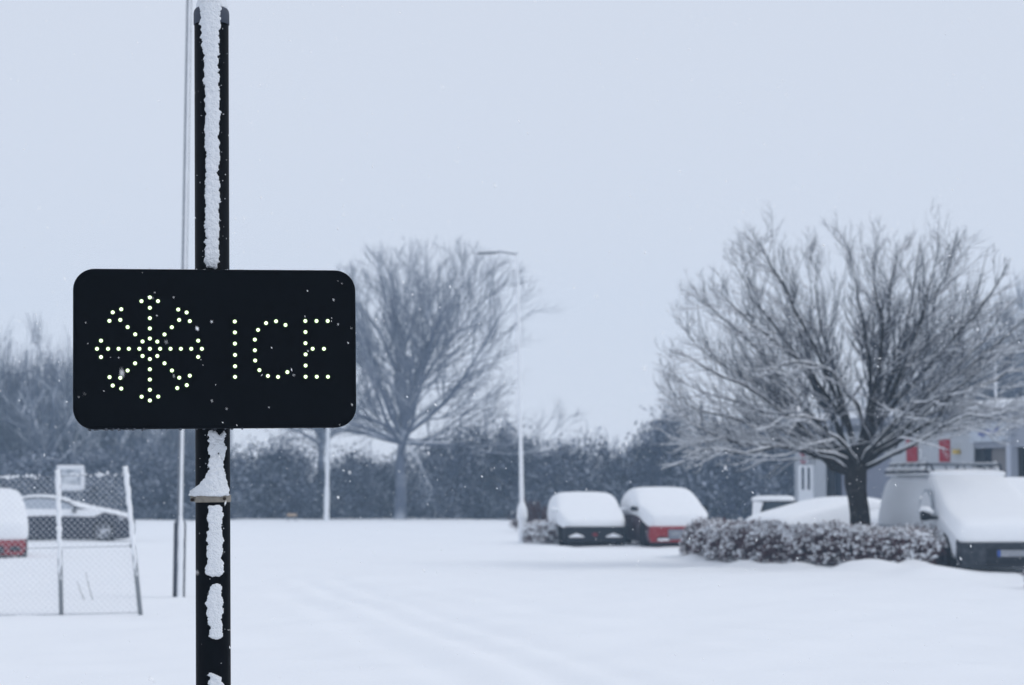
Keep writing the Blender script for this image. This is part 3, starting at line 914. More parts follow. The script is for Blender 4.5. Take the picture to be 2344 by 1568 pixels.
HATCH0 = [(2.00, .30, .52, .60, .60, .58, .48), (1.93, .20, .60, .72, .76, .74, .60), (1.6, .18, .72, .84, .84, .80, .66), (1.05, .18, .84, .94, .85, .82, .68), (0.80, .18, .88, .98, .85, .82, .68),
         (0.10, .18, .90, 1.36, .85, .82, .58), (-0.6, .18, .92, 1.42, .85, .82, .58), (-1.35, .18, .93, 1.36, .85, .82, .55), (-1.85, .24, .90, 1.08, .82, .79, .58), (-2.0, .34, .72, .84, .74, .72, .55)]
HATCH = [(x, max(0.05, zb - 0.12), *r) for (x, zb, *r) in HATCH0]
def snow_cover(car, st, low, grow=0.04, thick=0.14, side=0.03, xgrow=0.05, name='snow_cover', m=SNOW):
    """a loft over the body whose lower edge follows low(x)"""
    out = []
    for (x, zb, zw, zr, hw, hwb, hr) in st:
        lo = low(x)
        zw2 = max(zw, lo + 0.05)
        out.append((x * (1 + xgrow / 2.0), lo, zw2 + 0.02, max(zr, zw2) + thick, hw + side, hwb + side + 0.03, hr + side + (0.12 if zr > 1.0 else 0.08), 0.42 if zr > 1.0 else 0.2))
    # smooth out the step between bonnet and windscreen
    o = loft(out).build(name, m, car, True, subsurf=2)
    return o
HEAD = R(-81)     # the way the parked row on the right faces: towards us, turned a little to the right

# black car
car = empty('parked_car', (0, 0, 0), 0, 'low black car under a smooth dome of snow, left of the red one', 'car', 'cars parked in the row')
place(car, (1293, 58.4), (2.0, -0.80), R(-85))
loft(HATCH).build('body', CARBLK, car, True, subsurf=2)
wheels(car, 1.28, -1.25, 0.85); arch(car, 1.28, 0.85, 0.31)
snow_cover(car, [(x, zb, zw, zr - 0.06, hw, hwb, hr) for (x, zb, zw, zr, hw, hwb, hr) in HATCH], lambda x: np.interp(x, [-2.0, 0, 1.0, 1.6, 2.0], [0.55, 0.52, 0.50, 0.46, 0.46]), thick=0.10, side=0.05, xgrow=0.07)
bump_ = MB().prism([(-0.80, 0.10), (0.80, 0.10), (0.83, 0.30), (0.80, 0.52), (-0.80, 0.52), (-0.83, 0.30)], -0.09, 0.10).build('bumper', CARBLK, car, bevel=0.03)
bump_.location = (2.02, 0, 0); bump_.rotation_euler = (0, 0, R(90))
for s in (-1, 1):
    f_ = MB().prism([(-0.21, 0.235), (0.21, 0.235), (0.19, 0.27), (0.0, 0.345), (-0.19, 0.27)], -0.125, -0.085).build('fog_lamp_snow', SNOW, bump_, bevel=0.01)
    f_.location = (s * 0.50, 0, 0)
em = MB().prism([(-0.09, 0.30), (-0.02, 0.27), (0.02, 0.24), (0.05, 0.28), (0.09, 0.31), (0.03, 0.36), (-0.05, 0.35)], -0.10, -0.085).build('emblem', mat('dull_red_emblem', (0.16, 0.02, 0.028), 0.6), bump_)
for s in (-1, 1):
    MB().tube([(0.85, s * 0.86, 0.95), (0.80, s * 1.0, 0.97), (0.74, s * 1.03, 0.97)], [0.04, 0.08, 0.05], 10).build('mirror', SNOW, car, True)

# red car beside it
car = empty('parked_car', (0, 0, 0), 0, 'red car capped with deep snow, between the black car and the hedge', 'car', 'cars parked in the row')
place(car, (1487, 57.6), (2.0, -0.80), R(-82))
RH = [(x, zb, zw + .02, zr + 0.06, hw, hwb, hr + 0.02) for (x, zb, zw, zr, hw, hwb, hr) in HATCH]
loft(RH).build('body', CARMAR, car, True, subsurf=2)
wheels(car, 1.28, -1.25, 0.85); arch(car, 1.28, 0.85, 0.31)
snow_cover(car, RH, lambda x: np.interp(x, [-2.0, 0.4, 1.0, 1.6, 1.95, 2.0], [0.78, 0.80, 0.74, 0.56, 0.48, 0.48]), thick=0.12, side=0.04, xgrow=0.07)
bump_ = MB().prism([(-0.78, 0.12), (0.78, 0.12), (0.83, 0.30), (0.80, 0.54), (-0.80, 0.54), (-0.83, 0.30)], -0.09, 0.10).build('bumper', CARRED, car, bevel=0.03)
bump_.location = (2.02, 0, 0); bump_.rotation_euler = (0, 0, R(90))
for s in (-1, 1):
    f_ = MB().prism([(-0.19, 0.16), (0.19, 0.16), (0.16, 0.25), (-0.12, 0.27)], -0.11, -0.085).build('fog_lamp_recess', CARBLK, bump_); f_.location = (s * 0.46, 0, 0)
    f2 = MB().prism([(-0.17, 0.165), (0.17, 0.165), (0.13, 0.225), (-0.13, 0.22)], -0.13, -0.105).build('snow', SNOW, f_); 
f_ = MB().prism([(-0.32, 0.20), (0.32, 0.20), (0.32, 0.46), (-0.32, 0.46)], -0.105, -0.085).build('grille', mat('snow_dusted_grille', (0.20, 0.22, 0.26), 0.7, 0.2, 0.4, 30), bump_)
MB().prism([(-0.25, 0.30), (0.25, 0.30), (0.25, 0.41), (-0.25, 0.41)], -0.12, -0.107).build('number_plate', PLATEW, bump_)
for s in (-1, 1):
    MB().tube([(0.85, s * 0.84, 0.97), (0.80, s * 1.0, 1.0), (0.74, s * 1.04, 1.0)], [0.04, 0.075, 0.05], 10).build('mirror', CARBLK, car, True)

# van
VAN = [(2.15, .34, .62, .70, .70, .68, .58), (2.08, .24, .74, .86, .82, .80, .68), (1.75, .2, .94, 1.03, .87, .84, .72), (1.30, .2, 1.06, 1.14, .87, .85, .74), (1.18, .2, 1.08, 1.20, .87, .85, .74), (0.50, .2, 1.10, 1.70, .87, .85, .68),
       (0.28, .2, 1.10, 1.79, .87, .85, .69), (0.0, .2, 1.10, 1.82, .87, .86, .71), (-1.7, .2, 1.10, 1.83, .87, .86, .72), (-2.0, .2, 1.10, 1.80, .87, .86, .71), (-2.12, .24, 1.05, 1.72, .85, .84, .66), (-2.15, .34, 1.0, 1.5, .80, .79, .60)]
VHEAD = R(-79)
van = empty('white_van', (0, 0, 0), 0, 'white van with a roof rack, its windscreen and bonnet buried in snow, beside the tree', 'van')
van.scale = (1, 1.14, 1)
place(van, (2196, 40.6), (2.15, -0.84 * 1.14), VHEAD)
loft(VAN).build('body', PLAST, van, True, subsurf=2)
wheels(van, 1.38, -1.35, 0.88, 0.33); arch(van, 1.38, 0.87, 0.34)
front = [s for s in VAN if s[0] > 0.2]
fs = []
for (x, zb, zw, zr, hw, hwb, hr) in [(2.15, .34, .66, .80, .74, .72, .62), (2.08, .24, .80, .97, .86, .84, .73), (1.75, .2, .97, 1.12, .89, .87, .77), (1.30, .2, 1.08, 1.30, .85, .84, .76), (0.85, .2, 1.10, 1.58, .76, .76, .70), (0.45, .2, 1.10, 1.80, .70, .70, .67), (0.25, .2, 1.10, 1.86, .68, .68, .66), (0.10, .2, 1.12, 1.87, .67, .67, .66)]:
    lo = np.interp(x, [0.10, 0.45, 0.85, 1.30, 1.75, 2.08, 2.15], [1.62, 1.34, 1.06, 0.92, 0.80, 0.50, 0.47])
    zw2 = max(zw, lo + 0.06)
    fs.append((x + (0.08 if x > 1.9 else 0), lo, zw2, max(zr, zw2 + 0.05), hw + 0.03, hwb + 0.02, hr + 0.03))
loft(fs).build('windscreen_snow', SNOW, van, True, subsurf=2)
rs_ = []
for x, k in ((0.36, .2), (0.30, .75), (0.1, 1), (-0.5, 1.05), (-1.2, .95), (-1.8, 1), (-2.08, .8), (-2.14, .3)):
    rs_.append((x, 1.80, 1.84 + 0.02 * k, 1.86 + 0.07 * k, 0.72 * (0.9 + 0.1 * k), 0.72 * (0.92 + 0.08 * k), 0.66))
loft(rs_).build('roof_snow', SNOW, van, True, subsurf=2)
bump_ = MB().prism([(-0.80, 0.08), (0.80, 0.08), (0.87, 0.26), (0.86, 0.56), (-0.86, 0.56), (-0.87, 0.26)], -0.10, 0.16).build('bumper', VANGREY, van, bevel=0.035)
bump_.location = (2.17, 0, 0); bump_.rotation_euler = (0, 0, R(90))
MB().prism([(-0.42, 0.12), (0.42, 0.12), (0.42, 0.24), (-0.42, 0.24)], -0.112, -0.095).build('lower_grille', CARBLK, bump_)
MB().prism([(-0.40, 0.27), (0.40, 0.27), (0.40, 0.43), (-0.40, 0.43)], -0.110, -0.095).build('upper_grille', CARBLK, bump_)
pl_ = MB().prism([(-0.24, 0.29), (0.28, 0.29), (0.28, 0.41), (-0.24, 0.41)], -0.125, -0.112).build('number_plate', PLATEW, bump_)
MB().prism([(-0.238, 0.292), (-0.185, 0.292), (-0.185, 0.408), (-0.238, 0.408)], -0.130, -0.1255).build('blue_band', PLATEB, pl_)
bump_.children[0].name = 'lower_grille'
# snow ledge on the wing and headlamp seam
MB().prism([(-0.055, 0.50), (0.02, 0.50), (0.03, 0.80), (-0.02, 0.84)], -0.02, 0.02).build('headlamp_edge', VANGREY, van).matrix_local = Matrix.Translation((2.02, -0.80, 0)) @ Matrix.Rotation(R(55), 4, 'Z')
# side window arch: a caked pane and its dark seal
def side_panel(name, poly, off, m, car, st_y, s=-1, th=0.012):
    mm = MB(); n = len(poly)
    for d in (off, off + th):
        mm.v += [(x, s * (st_y(z) + d), z) for x, z in poly]
    mm.f.append(list(range(n))); mm.f.append([n + i for i in reversed(range(n))])
    for i in range(n):
        j = (i + 1) % n
        mm.f.append([i, j, n + j, n + i])
    return mm.build(name, m, car)
vy = lambda z: np.interp(z, [0.2, 1.0, 1.10, 1.5, 1.82], [0.868, 0.868, 0.855, 0.795, 0.70])
win = [(0.20, 1.08), (1.00, 1.06), (0.80, 1.30), (0.62, 1.48), (0.50, 1.54), (0.34, 1.54), (0.24, 1.46), (0.20, 1.30)]
SEAL = mat_two('half_frosted_seal', (0.20, 0.25, 0.31), (0.60, 0.63, 0.67), 12, 0.40, 0.62, 0.8, 0.1)
for s in (-1, 1):
    w_ = side_panel('side_window', win, 0.006, SEAL, van, vy, s)
    side_panel('frosted_pane', [(0.60 + (x - 0.60) * 0.82, 1.28 + (z - 1.28) * 0.80) for x, z in win], 0.020, PLAST, w_, vy, s, 0.006)
    side_panel('sill_line', [(-2.0, 0.80), (0.95, 0.80), (0.95, 0.825), (-2.0, 0.825)], 0.004, SEAL, van, vy, s, 0.01)
    mi = MB().tube([(1.16, s * 0.86, 1.00), (1.12, s * 0.96, 1.00), (1.08, s * 1.02, 1.03), (1.05, s * 1.10, 1.05), (1.04, s * 1.13, 1.05)], [0.03, 0.04, 0.10, 0.11, 0.07], 10).build('mirror', CARBLK, van, True)
    MB().tube([(1.14, s * 0.93, 1.09), (1.10, s * 1.02, 1.15), (1.06, s * 1.10, 1.16), (1.04, s * 1.14, 1.12)], [0.03, 0.065, 0.065, 0.03], 8).build('snow', SNOW, mi, True)
# roof rack
rack = MB()
rack.tube([(0.30, -0.62, 1.90), (0.22, -0.64, 2.02), (0.10, -0.65, 2.04), (-1.9, -0.65, 2.04), (-2.05, -0.64, 1.95)], 0.020, 8).build('rack_rail', POLED, van, True)
MB().tube([(0.30, 0.62, 1.90), (0.22, 0.64, 2.02), (0.10, 0.65, 2.04), (-1.9, 0.65, 2.04), (-2.05, 0.64, 1.95)], 0.020, 8).build('rack_rail', POLED, van, True)
for s in (-1, 1):
    MB().tube([(0.28, s * 0.70, 1.875), (-2.05, s * 0.71, 1.875)], 0.026, 8).build('rack_gutter_bar', POLED, van, True)
    for x in (0.08, -0.35, -0.78, -1.2, -1.65):
        MB().tube([(x, s * 0.70, 1.87), (x, s * 0.65, 2.04)], 0.016, 6).build('rack_upright', POLED, van, True)
    sn = MB(); 
    pts = [(-0.05 - i * 0.1, s * 0.655, 2.062 + 0.004 * math.sin(i * 2.1)) for i in range(20)]
    sn.tube(pts, [0.010 + 0.016 * abs(math.sin(i * 0.8 + 1)) for i in range(20)], 8).build('snow', SNOW, van, True)
    sn = MB()
    pts = [(-0.02 - i * 0.1, s * 0.685, 1.945 + 0.006 * math.sin(i * 1.7)) for i in range(21)]
    sn.tube(pts, [0.035 + 0.012 * math.sin(i * 1.1 + 1) for i in range(21)], 8).build('snow', SNOW, van, True)
for x in (0.16, -0.6, -1.3, -1.95):
    MB().tube([(x, -0.65, 2.035), (x, 0.65, 2.035)], 0.018, 8).build('rack_crossbar', POLEG, van, True)
for y in (-0.35, 0.0, 0.35):
    MB().tube([(0.2, y, 1.90), (0.16, y, 2.035)], 0.014, 6).build('rack_upright', POLEG, van, True)

# snow-covered car right of the van (only its flank is in the picture)
car = empty('parked_car', (0, 0, 0), 0, 'tall snow-covered car at the right edge, on the far side of the van', 'car', 'cars parked in the row')
place(car, (2302, 47.5), (0.6, -0.86), VHEAD)
TALL = [(x, zb + .02, zw + .12, zr + 0.28, hw + .03, hwb + .03, hr + 0.08) for (x, zb, zw, zr, hw, hwb, hr) in HATCH]
loft(TALL).build('body', PLAST, car, True, subsurf=2)
wheels(car, 1.3, -1.25, 0.88, 0.33)
snow_cover(car, TALL, lambda x: np.interp(x, [-2, 0.4, 2.0], [0.85, 0.85, 0.5]), thick=0.12)

# low car behind the hedge, left of the tree
car = empty('parked_car', (0, 0, 0), 0, 'low rounded car wholly under snow, behind the hedge left of the tree trunk', 'car', 'cars behind the hedge')
place(car, (1722, 52.0), (1.95, -0.5), R(-148))
LOWC = [(x, zb, zw - .02, zr - 0.05, hw, hwb, hr) for (x, zb, zw, zr, hw, hwb, hr) in HATCH]
loft(LOWC).build('body', CARBLK, car, True, subsurf=2)
wheels(car, 1.28, -1.25, 0.85)
snow_cover(car, [(2.0, .3, .54, .66, .62, .60, .5), (1.93, .2, .64, .78, .78, .76, .62), (1.5, .18, .78, .90, .85, .82, .68), (0.9, .18, .86, 1.02, .86, .83, .66), (0.3, .18, .88, 1.18, .86, .83, .6), (-0.3, .18, .9, 1.27, .86, .83, .56), (-0.9, .18, .9, 1.26, .86, .83, .55), (-1.5, .18, .9, 1.12, .86, .83, .56), (-1.9, .24, .85, .98, .82, .79, .56), (-2.0, .34, .7, .84, .74, .72, .55)],
           lambda x: np.interp(x, [-2, 1.4, 1.9, 2.0], [0.42, 0.44, 0.50, 0.52]), thick=0.09, side=0.06)
hl = MB().box(-0.04, 0.03, -0.2, 0.2, 0.60, 0.645).build('headlamp', CARBLK, car, bevel=0.01); hl.location = (2.06, 0.45, 0.08); hl.rotation_euler = (0, 0, R(12))
hl = MB().box(-0.04, 0.03, -0.2, 0.2, 0.60, 0.645).build('headlamp', CARBLK, car, bevel=0.01); hl.location = (2.06, -0.45, 0.08); hl.rotation_euler = (0, 0, R(-12))
MB().box(-0.05, 0.05, -0.7, 0.7, 0.26, 0.40).build('bumper', CARBLK, car, bevel=0.03).location = (2.02, 0, 0)

# another snow-covered car between trunk and van
car = empty('parked_car', (0, 0, 0), 0, 'snow-covered car mostly hidden behind the van, showing right of the tree trunk', 'car', 'cars behind the hedge')
place(car, (1984, 50.5), (1.6, -0.6), R(-150))
loft(RH).build('body', PLAST, car, True, subsurf=2)
wheels(car, 1.28, -1.25, 0.85)
snow_cover(car, RH, lambda x: 0.46, thick=0.10, side=0.05)

# small boxy car with a dark rear window, behind
car = empty('parked_car', (0, 0, 0), 0, 'small boxy car with a slab of roof snow and a clear dark window', 'car', 'cars behind the hedge')
place(car, (1722, 60.0), (-1.66, -0.80), R(-9))
BOXY = [(1.5, .12, .6, .7, .7, .68, .55), (1.4, .08, .72, .82, .78, .76, .64), (0.5, .08, .82, .9, .8, .78, .66), (0.0, .08, .84, .92, .8, .78, .68), (-0.45, .08, .84, 1.2, .8, .78, .66), (-0.7, .08, .84, 1.23, .8, .78, .68), (-1.4, .08, .84, 1.22, .8, .78, .68), (-1.6, .1, .84, 1.15, .79, .77, .66), (-1.66, .2, .8, .9, .76, .74, .6)]
loft(BOXY).build('body', CARBLK, car, True, subsurf=2)
wheels(car, 0.9, -1.05, 0.8)
by_ = lambda z: np.interp(z, [0.2, 0.84, 1.2], [0.805, 0.785, 0.70])
for s in (-1, 1):
    side_panel('side_window', [(-1.36, 0.86), (-0.1, 0.86), (-0.5, 1.16), (-1.28, 1.16)], 0.012, GLASS, car, by_, s)
    side_panel('pillar_snow', [(-1.66, 0.80), (-1.46, 0.80), (-1.36, 1.16), (-1.64, 1.18)], 0.012, SNOW, car, by_, s, 0.03)
    side_panel('door_snow', [(-1.62, 0.66), (0.9, 0.66), (0.8, 0.84), (-1.62, 0.84)], 0.012, SNOW, car, by_, s, 0.03)
rs_ = [(x, 1.18, 1.22 + .02 * k, 1.24 + 0.09 * k, .74, .75, .70) for x, k in ((-0.52, .3), (-0.6, .9), (-0.8, 1), (-1.3, 1), (-1.6, .9), (-1.72, .3))]
loft(rs_).build('roof_snow', SNOW, car, True, subsurf=2)
rs_ = [(x, .70, .82 + .02 * k, .86 + 0.10 * k, .78, .78, .66) for x, k in ((1.5, .1), (1.4, .5), (0.9, 1), (0.3, 1), (0.0, .8))]
loft(rs_).build('bonnet_snow', SNOW, car, True, subsurf=2)

# dark saloon on the left, side-on
SED0 = [(2.22, .30, .55, .62, .60, .58, .45), (2.12, .20, .64, .72, .76, .73, .58), (1.7, .17, .74, .84, .86, .82, .66), (1.15, .17, .82, .92, .87, .84, .68), (0.85, .17, .85, .97, .87, .84, .68), (0.05, .17, .87, 1.30, .87, .84, .56), (-0.5, .17, .88, 1.34, .87, .84, .56),
       (-1.1, .17, .89, 1.27, .87, .84, .55), (-1.65, .17, .89, 1.04, .87, .83, .62), (-2.1, .24, .86, .95, .82, .79, .62), (-2.24, .34, .72, .82, .72, .70, .55)]
SED = [(x, max(0.04, zb - 0.13), *r) for (x, zb, *r) in SED0]
car = empty('parked_car', (0, 0, 0), 0, 'dark blue saloon seen from the side behind the fence, its windows frosted over', 'car')
place(car, (303, 63.6), (2.22, -0.5), R(4))
loft(SED).build('body', NAVY, car, True, subsurf=2)
wheels(car, 1.42, -1.32, 0.885, 0.325)
sy = lambda z: np.interp(z, [0.2, 0.80, 0.88, 1.1, 1.32], [0.872, 0.868, 0.845, 0.74, 0.60])
for s in (-1, 1):
    side_panel('side_window', [(-1.45, 0.93), (0.72, 0.91), (0.35, 1.10), (0.02, 1.21), (-0.5, 1.25), (-0.95, 1.20), (-1.30, 1.07)], 0.012, mat('frosted_window', (0.36, 0.40, 0.46), 0.7, 0.2, 0.12, 8), car, sy, s)
    side_panel('door_snow', [(-2.1, 0.66), (-1.9, 0.62), (-1.2, 0.72), (-0.2, 0.75), (0.9, 0.72), (1.15, 0.72), (1.30, 0.78), (1.40, 0.84), (1.2, 0.92), (0.72, 0.93), (-1.45, 0.95), (-2.1, 0.93)], 0.006, SNOW, car, sy, s, 0.025)
    MB().tube([(0.62, s * 0.84, 0.88), (0.60, s * 0.98, 0.90), (0.58, s * 1.02, 0.90)], [0.03, 0.075, 0.045], 8).build('mirror', CARBLK, car, True)
    MB().tube([(2.0, s * 0.66, 0.64), (1.86, s * 0.80, 0.67)], [0.05, 0.065], 8).build('headlamp', mat('frosted_headlamp', (0.36, 0.38, 0.42), 0.4), car, True)
rs_ = [(x, z - .02, z + .02, z + 0.07 * k, hw, hw, hw * .85) for x, z, k, hw in ((0.42, 1.14, .3, .58), (0.2, 1.21, .9, .58), (-0.1, 1.27, 1, .57), (-0.6, 1.30, 1, .56), (-1.1, 1.23, 1, .56), (-1.5, 1.10, .9, .60), (-1.9, .98, .6, .64), (-2.15, .93, .3, .6))]
loft(rs_).build('roof_snow', SNOW, car, True, subsurf=2)
rs_ = [(x, z - .05, z, z + 0.07 * k, hw, hw, hw * .85) for x, z, k, hw in ((2.18, .66, .2, .5), (2.05, .72, .9, .64), (1.7, .83, 1, .72), (1.2, .91, 1, .74), (0.9, .96, 1.2, .74), (0.6, 1.05, 1.2, .72), (0.35, 1.15, .6, .62))]
loft(rs_).build('bonnet_snow', SNOW, car, True, subsurf=2)

# red car at the left edge, nearer
car = empty('parked_car', (0, 0, 0), 0, 'snow-caked car with a red bumper at the left edge, in front of the dark saloon', 'car')
place(car, (60, 47.8), (1.95, 0.80), R(-73))
loft(RH).build('body', CARRED, car, True, subsurf=2)
wheels(car, 1.28, -1.25, 0.85)
snow_cover(car, RH, lambda x: np.interp(x, [-2.0, 0.4, 1.4, 1.95, 2.0], [0.40, 0.40, 0.40, 0.40, 0.40]), thick=0.10, side=0.05)
bump_ = MB().prism([(-0.72, 0.10), (0.72, 0.10), (0.80, 0.25), (0.78, 0.42), (-0.78, 0.42), (-0.80, 0.25)], -0.09, 0.14).build('bumper', CARRED, car, bevel=0.03)
bump_.location = (2.0, 0, 0); bump_.rotation_euler = (0, 0, R(90))
MB().prism([(-0.34, 0.14), (0.34, 0.14), (0.30, 0.30), (-0.30, 0.30)], -0.105, -0.085).build('grille', CARBLK, bump_)
for s in (-1, 1):
    MB().prism([(s * 0.56 - 0.12, 0.19), (s * 0.56 + 0.12, 0.19), (s * 0.56 + 0.10, 0.29), (s * 0.56 - 0.10, 0.29)], -0.104, -0.085).build('fog_lamp_recess', CARBLK, bump_)

# ------------------------------------------------------------------ hedges
def hedge(name, label, path, width, height, n_leaf, n_snow, seed, base=0.0, leafm=HEDGEL, taper=0.6, hv=0.12, snow_up=1.0, cat='hedge'):
    rg = np.random.default_rng(seed)
    pth = subdivide(path, 60)
    seg = np.linalg.norm(np.diff(pth, axis=0), axis=1); s = np.concatenate([[0], np.cumsum(seg)]); L = s[-1]
    org = Vector((pth[30][0], pth[30][1], 0))
    t = empty(name, org, 0, label, cat)
    def frame(q):
        x = np.interp(q, s, pth[:, 0]); y = np.interp(q, s, pth[:, 1])
        dx = np.interp(q, s[:-1], np.diff(pth[:, 0]) / seg); dy = np.interp(q, s[:-1], np.diff(pth[:, 1]) / seg)
        return x, y, -dy, dx
    def hgt(q, w):
        e = np.minimum(q, L - q) / taper
        return height * (0.55 + 0.45 * np.clip(e, 0, 1) ** 0.5) * (1 + hv * np.sin(q * 2.3 + seed) * 0.5 + hv * np.sin(q * 5.9 + 1) * 0.4 + hv * 0.3 * np.sin(q * 13.0 + w * 9))
    def pts(n, shell):
        q = rg.uniform(0, L, n); a = rg.uniform(-1, 1, n)
        e = np.clip(np.minimum(q, L - q) / taper, 0.15, 1) ** 0.5
        w = width / 2 * e
        r = shell(n)
        th = rg.uniform(0, np.pi, n)
        # half super-ellipse cross section
        ca, sa = np.cos(th), np.sin(th)
        px = np.sign(ca) * np.abs(ca) ** 0.55; pz = np.abs(sa) ** 0.6
        x, y, nx, ny = frame(q)
        off = px * w * r * (1 + 0.12 * np.sin(q * 7 + th * 3))
        z = base + pz * hgt(q, a) * r * rg.uniform(0.9, 1.04, n)
        return np.stack([x + nx * off - org.x, y + ny * off - org.y, z], 1), q, th
    # twigs inside
    n_tw = n_leaf // 10
    p, q, th = pts(n_tw, lambda n: rg.uniform(0.1, 0.8, n))
    d = unit(rg.normal(0, 0.6, (n_tw, 3)) + np.array([0, 0, 0.8]))
    tw = branch_paths(p, d, rg.uniform(0.12, 0.32, n_tw), 4, 0.05, rg, 0.2)
    ac = Acc(); ac.tubes(tw, np.linspace(1, 0.4, 4)[None] * rg.uniform(0.003, 0.007, (n_tw, 1)), 3)
    o = link('twigs', ac.mesh('twigs'), TWIG, t); o['kind'] = 'stuff'
    # leaves
    p, q, th = pts(n_leaf, lambda n: rg.uniform(0.35, 1.12, n) ** 0.5)
    nrm = unit(rg.normal(0, 1, p.shape)); t1 = unit(np.cross(nrm, rg.normal(0, 1, p.shape))); t2 = np.cross(nrm, t1)
    sz = rg.uniform(0.016, 0.040, (n_leaf, 1))
    qd = np.stack([p - t1 * sz, p + t2 * sz * 0.55, p + t1 * sz, p - t2 * sz * 0.55], 1)
    ac = Acc(); ac.raw(qd.reshape(-1, 3), np.arange(4 * n_leaf).reshape(-1, 4))
    o = link('leaves', ac.mesh('leaves'), leafm, t); o['kind'] = 'stuff'
    # snow lumps: a broken quilt on top, clots caught in the twigs down the faces
    p, q, th = pts(n_snow * 4, lambda n: rg.uniform(0.90, 1.03, n))
    prob = 0.42 + 1.1 * np.clip((np.sin(th) - 0.62) / 0.3, 0, 1) * snow_up
    hx = p + np.array([org.x, org.y, 0])
    patch = 0.5 + 0.5 * np.sin(hx[:, 0] * 9 + np.sin(hx[:, 2] * 13 + hx[:, 1] * 5) * 1.5) * np.sin(hx[:, 2] * 15 + hx[:, 1] * 7 + seed)
    k = np.where(rg.uniform(0, 1, len(p)) < prob * np.clip(2.1 * patch - 0.30 + 0.5 * np.clip((np.sin(th) - 0.7) / 0.25, 0, 1), 0.06, 1))[0][:n_snow]
    p = p[k]
    sc_ = np.abs(rg.normal(0, 1, (len(p), 1))) * 0.012 + 0.010
    scl = sc_ * np.stack([rg.uniform(0.9, 2.2, len(p)), rg.uniform(0.8, 1.3, len(p)), rg.uniform(0.6, 1.2, len(p))], 1)
    v, f = blobs(p, scl, rg, False, 0.2)
    o = link('snow', mesh_np('hedge_snow', v, f), SNOW, t, True); o['kind'] = 'stuff'
    return t
def gxy(u, v): p = G(u, v); return (p.x, p.y)
hp = [(P(1588, 1200, 49.6).x, 49.6), (P(1712, 1200, 46.2).x, 46.2), (P(1862, 1200, 43.8).x, 43.8), (P(2012, 1200, 42.4).x, 42.4), (P(2105, 1200, 41.7).x, 41.7), (P(2160, 1200, 41.0).x, 41.0)]
hedge('hedge', 'long low brown hedge loaded with snow, running to the front of the white van', hp, 1.0, 0.80, 38000, 10500, 5, hv=0.09)
hedge('hedge', 'small snowy shrub at the foot of the lamp post, left of the black car', [(P(1206, 1200, 60.5).x, 60.5), (P(1240, 1200, 60.2).x, 60.2), (P(1285, 1200, 60.0).x, 60.0)], 1.1, 0.66, 3500, 2200, 6, snow_up=1.0, cat='shrub')
hedge('hedge', 'end of a brown hedge just showing at the right edge below the van', [(P(2352, 1300, 34.5).x, 34.5), (P(2400, 1300, 34.3).x, 34.3), (P(2500, 1300, 34).x, 34.0)], 0.7, 0.55, 4000, 900, 8)

# ------------------------------------------------------------------ the big bare tree
YT = 43.6
tb = P(1968, 1200, YT)
tree = empty('bare_tree', (tb.x, YT, 0), 0, 'big bare spreading tree with snow along its branches, behind the hedge', 'tree')
rg = np.random.default_rng(21)
def TL(u, v, dy=0.0):
    p = P(u, v, YT + dy); return np.array([p.x - tb.x, dy, p.z])
tp = [np.array([0.03, 0, -0.15]), TL(1969, 1190), TL(1963, 1140), TL(1958, 1100), TL(1963, 1062), TL(1972, 1030), TL(1982, 985)]
tpath = subdivide(tp, 22)
trad = np.interp(np.linspace(0, 1, 22), [0, 0.17, 0.35, 0.5, 0.62, 0.8, 1.0], [0.26, 0.205, 0.195, 0.235, 0.21, 0.13, 0.10])
ac = Acc(); ac.tubes(tpath[None], trad[None], 16)
link('trunk', ac.mesh('trunk'), BARK, tree, True)
crown, tsnow = Acc(), Acc()
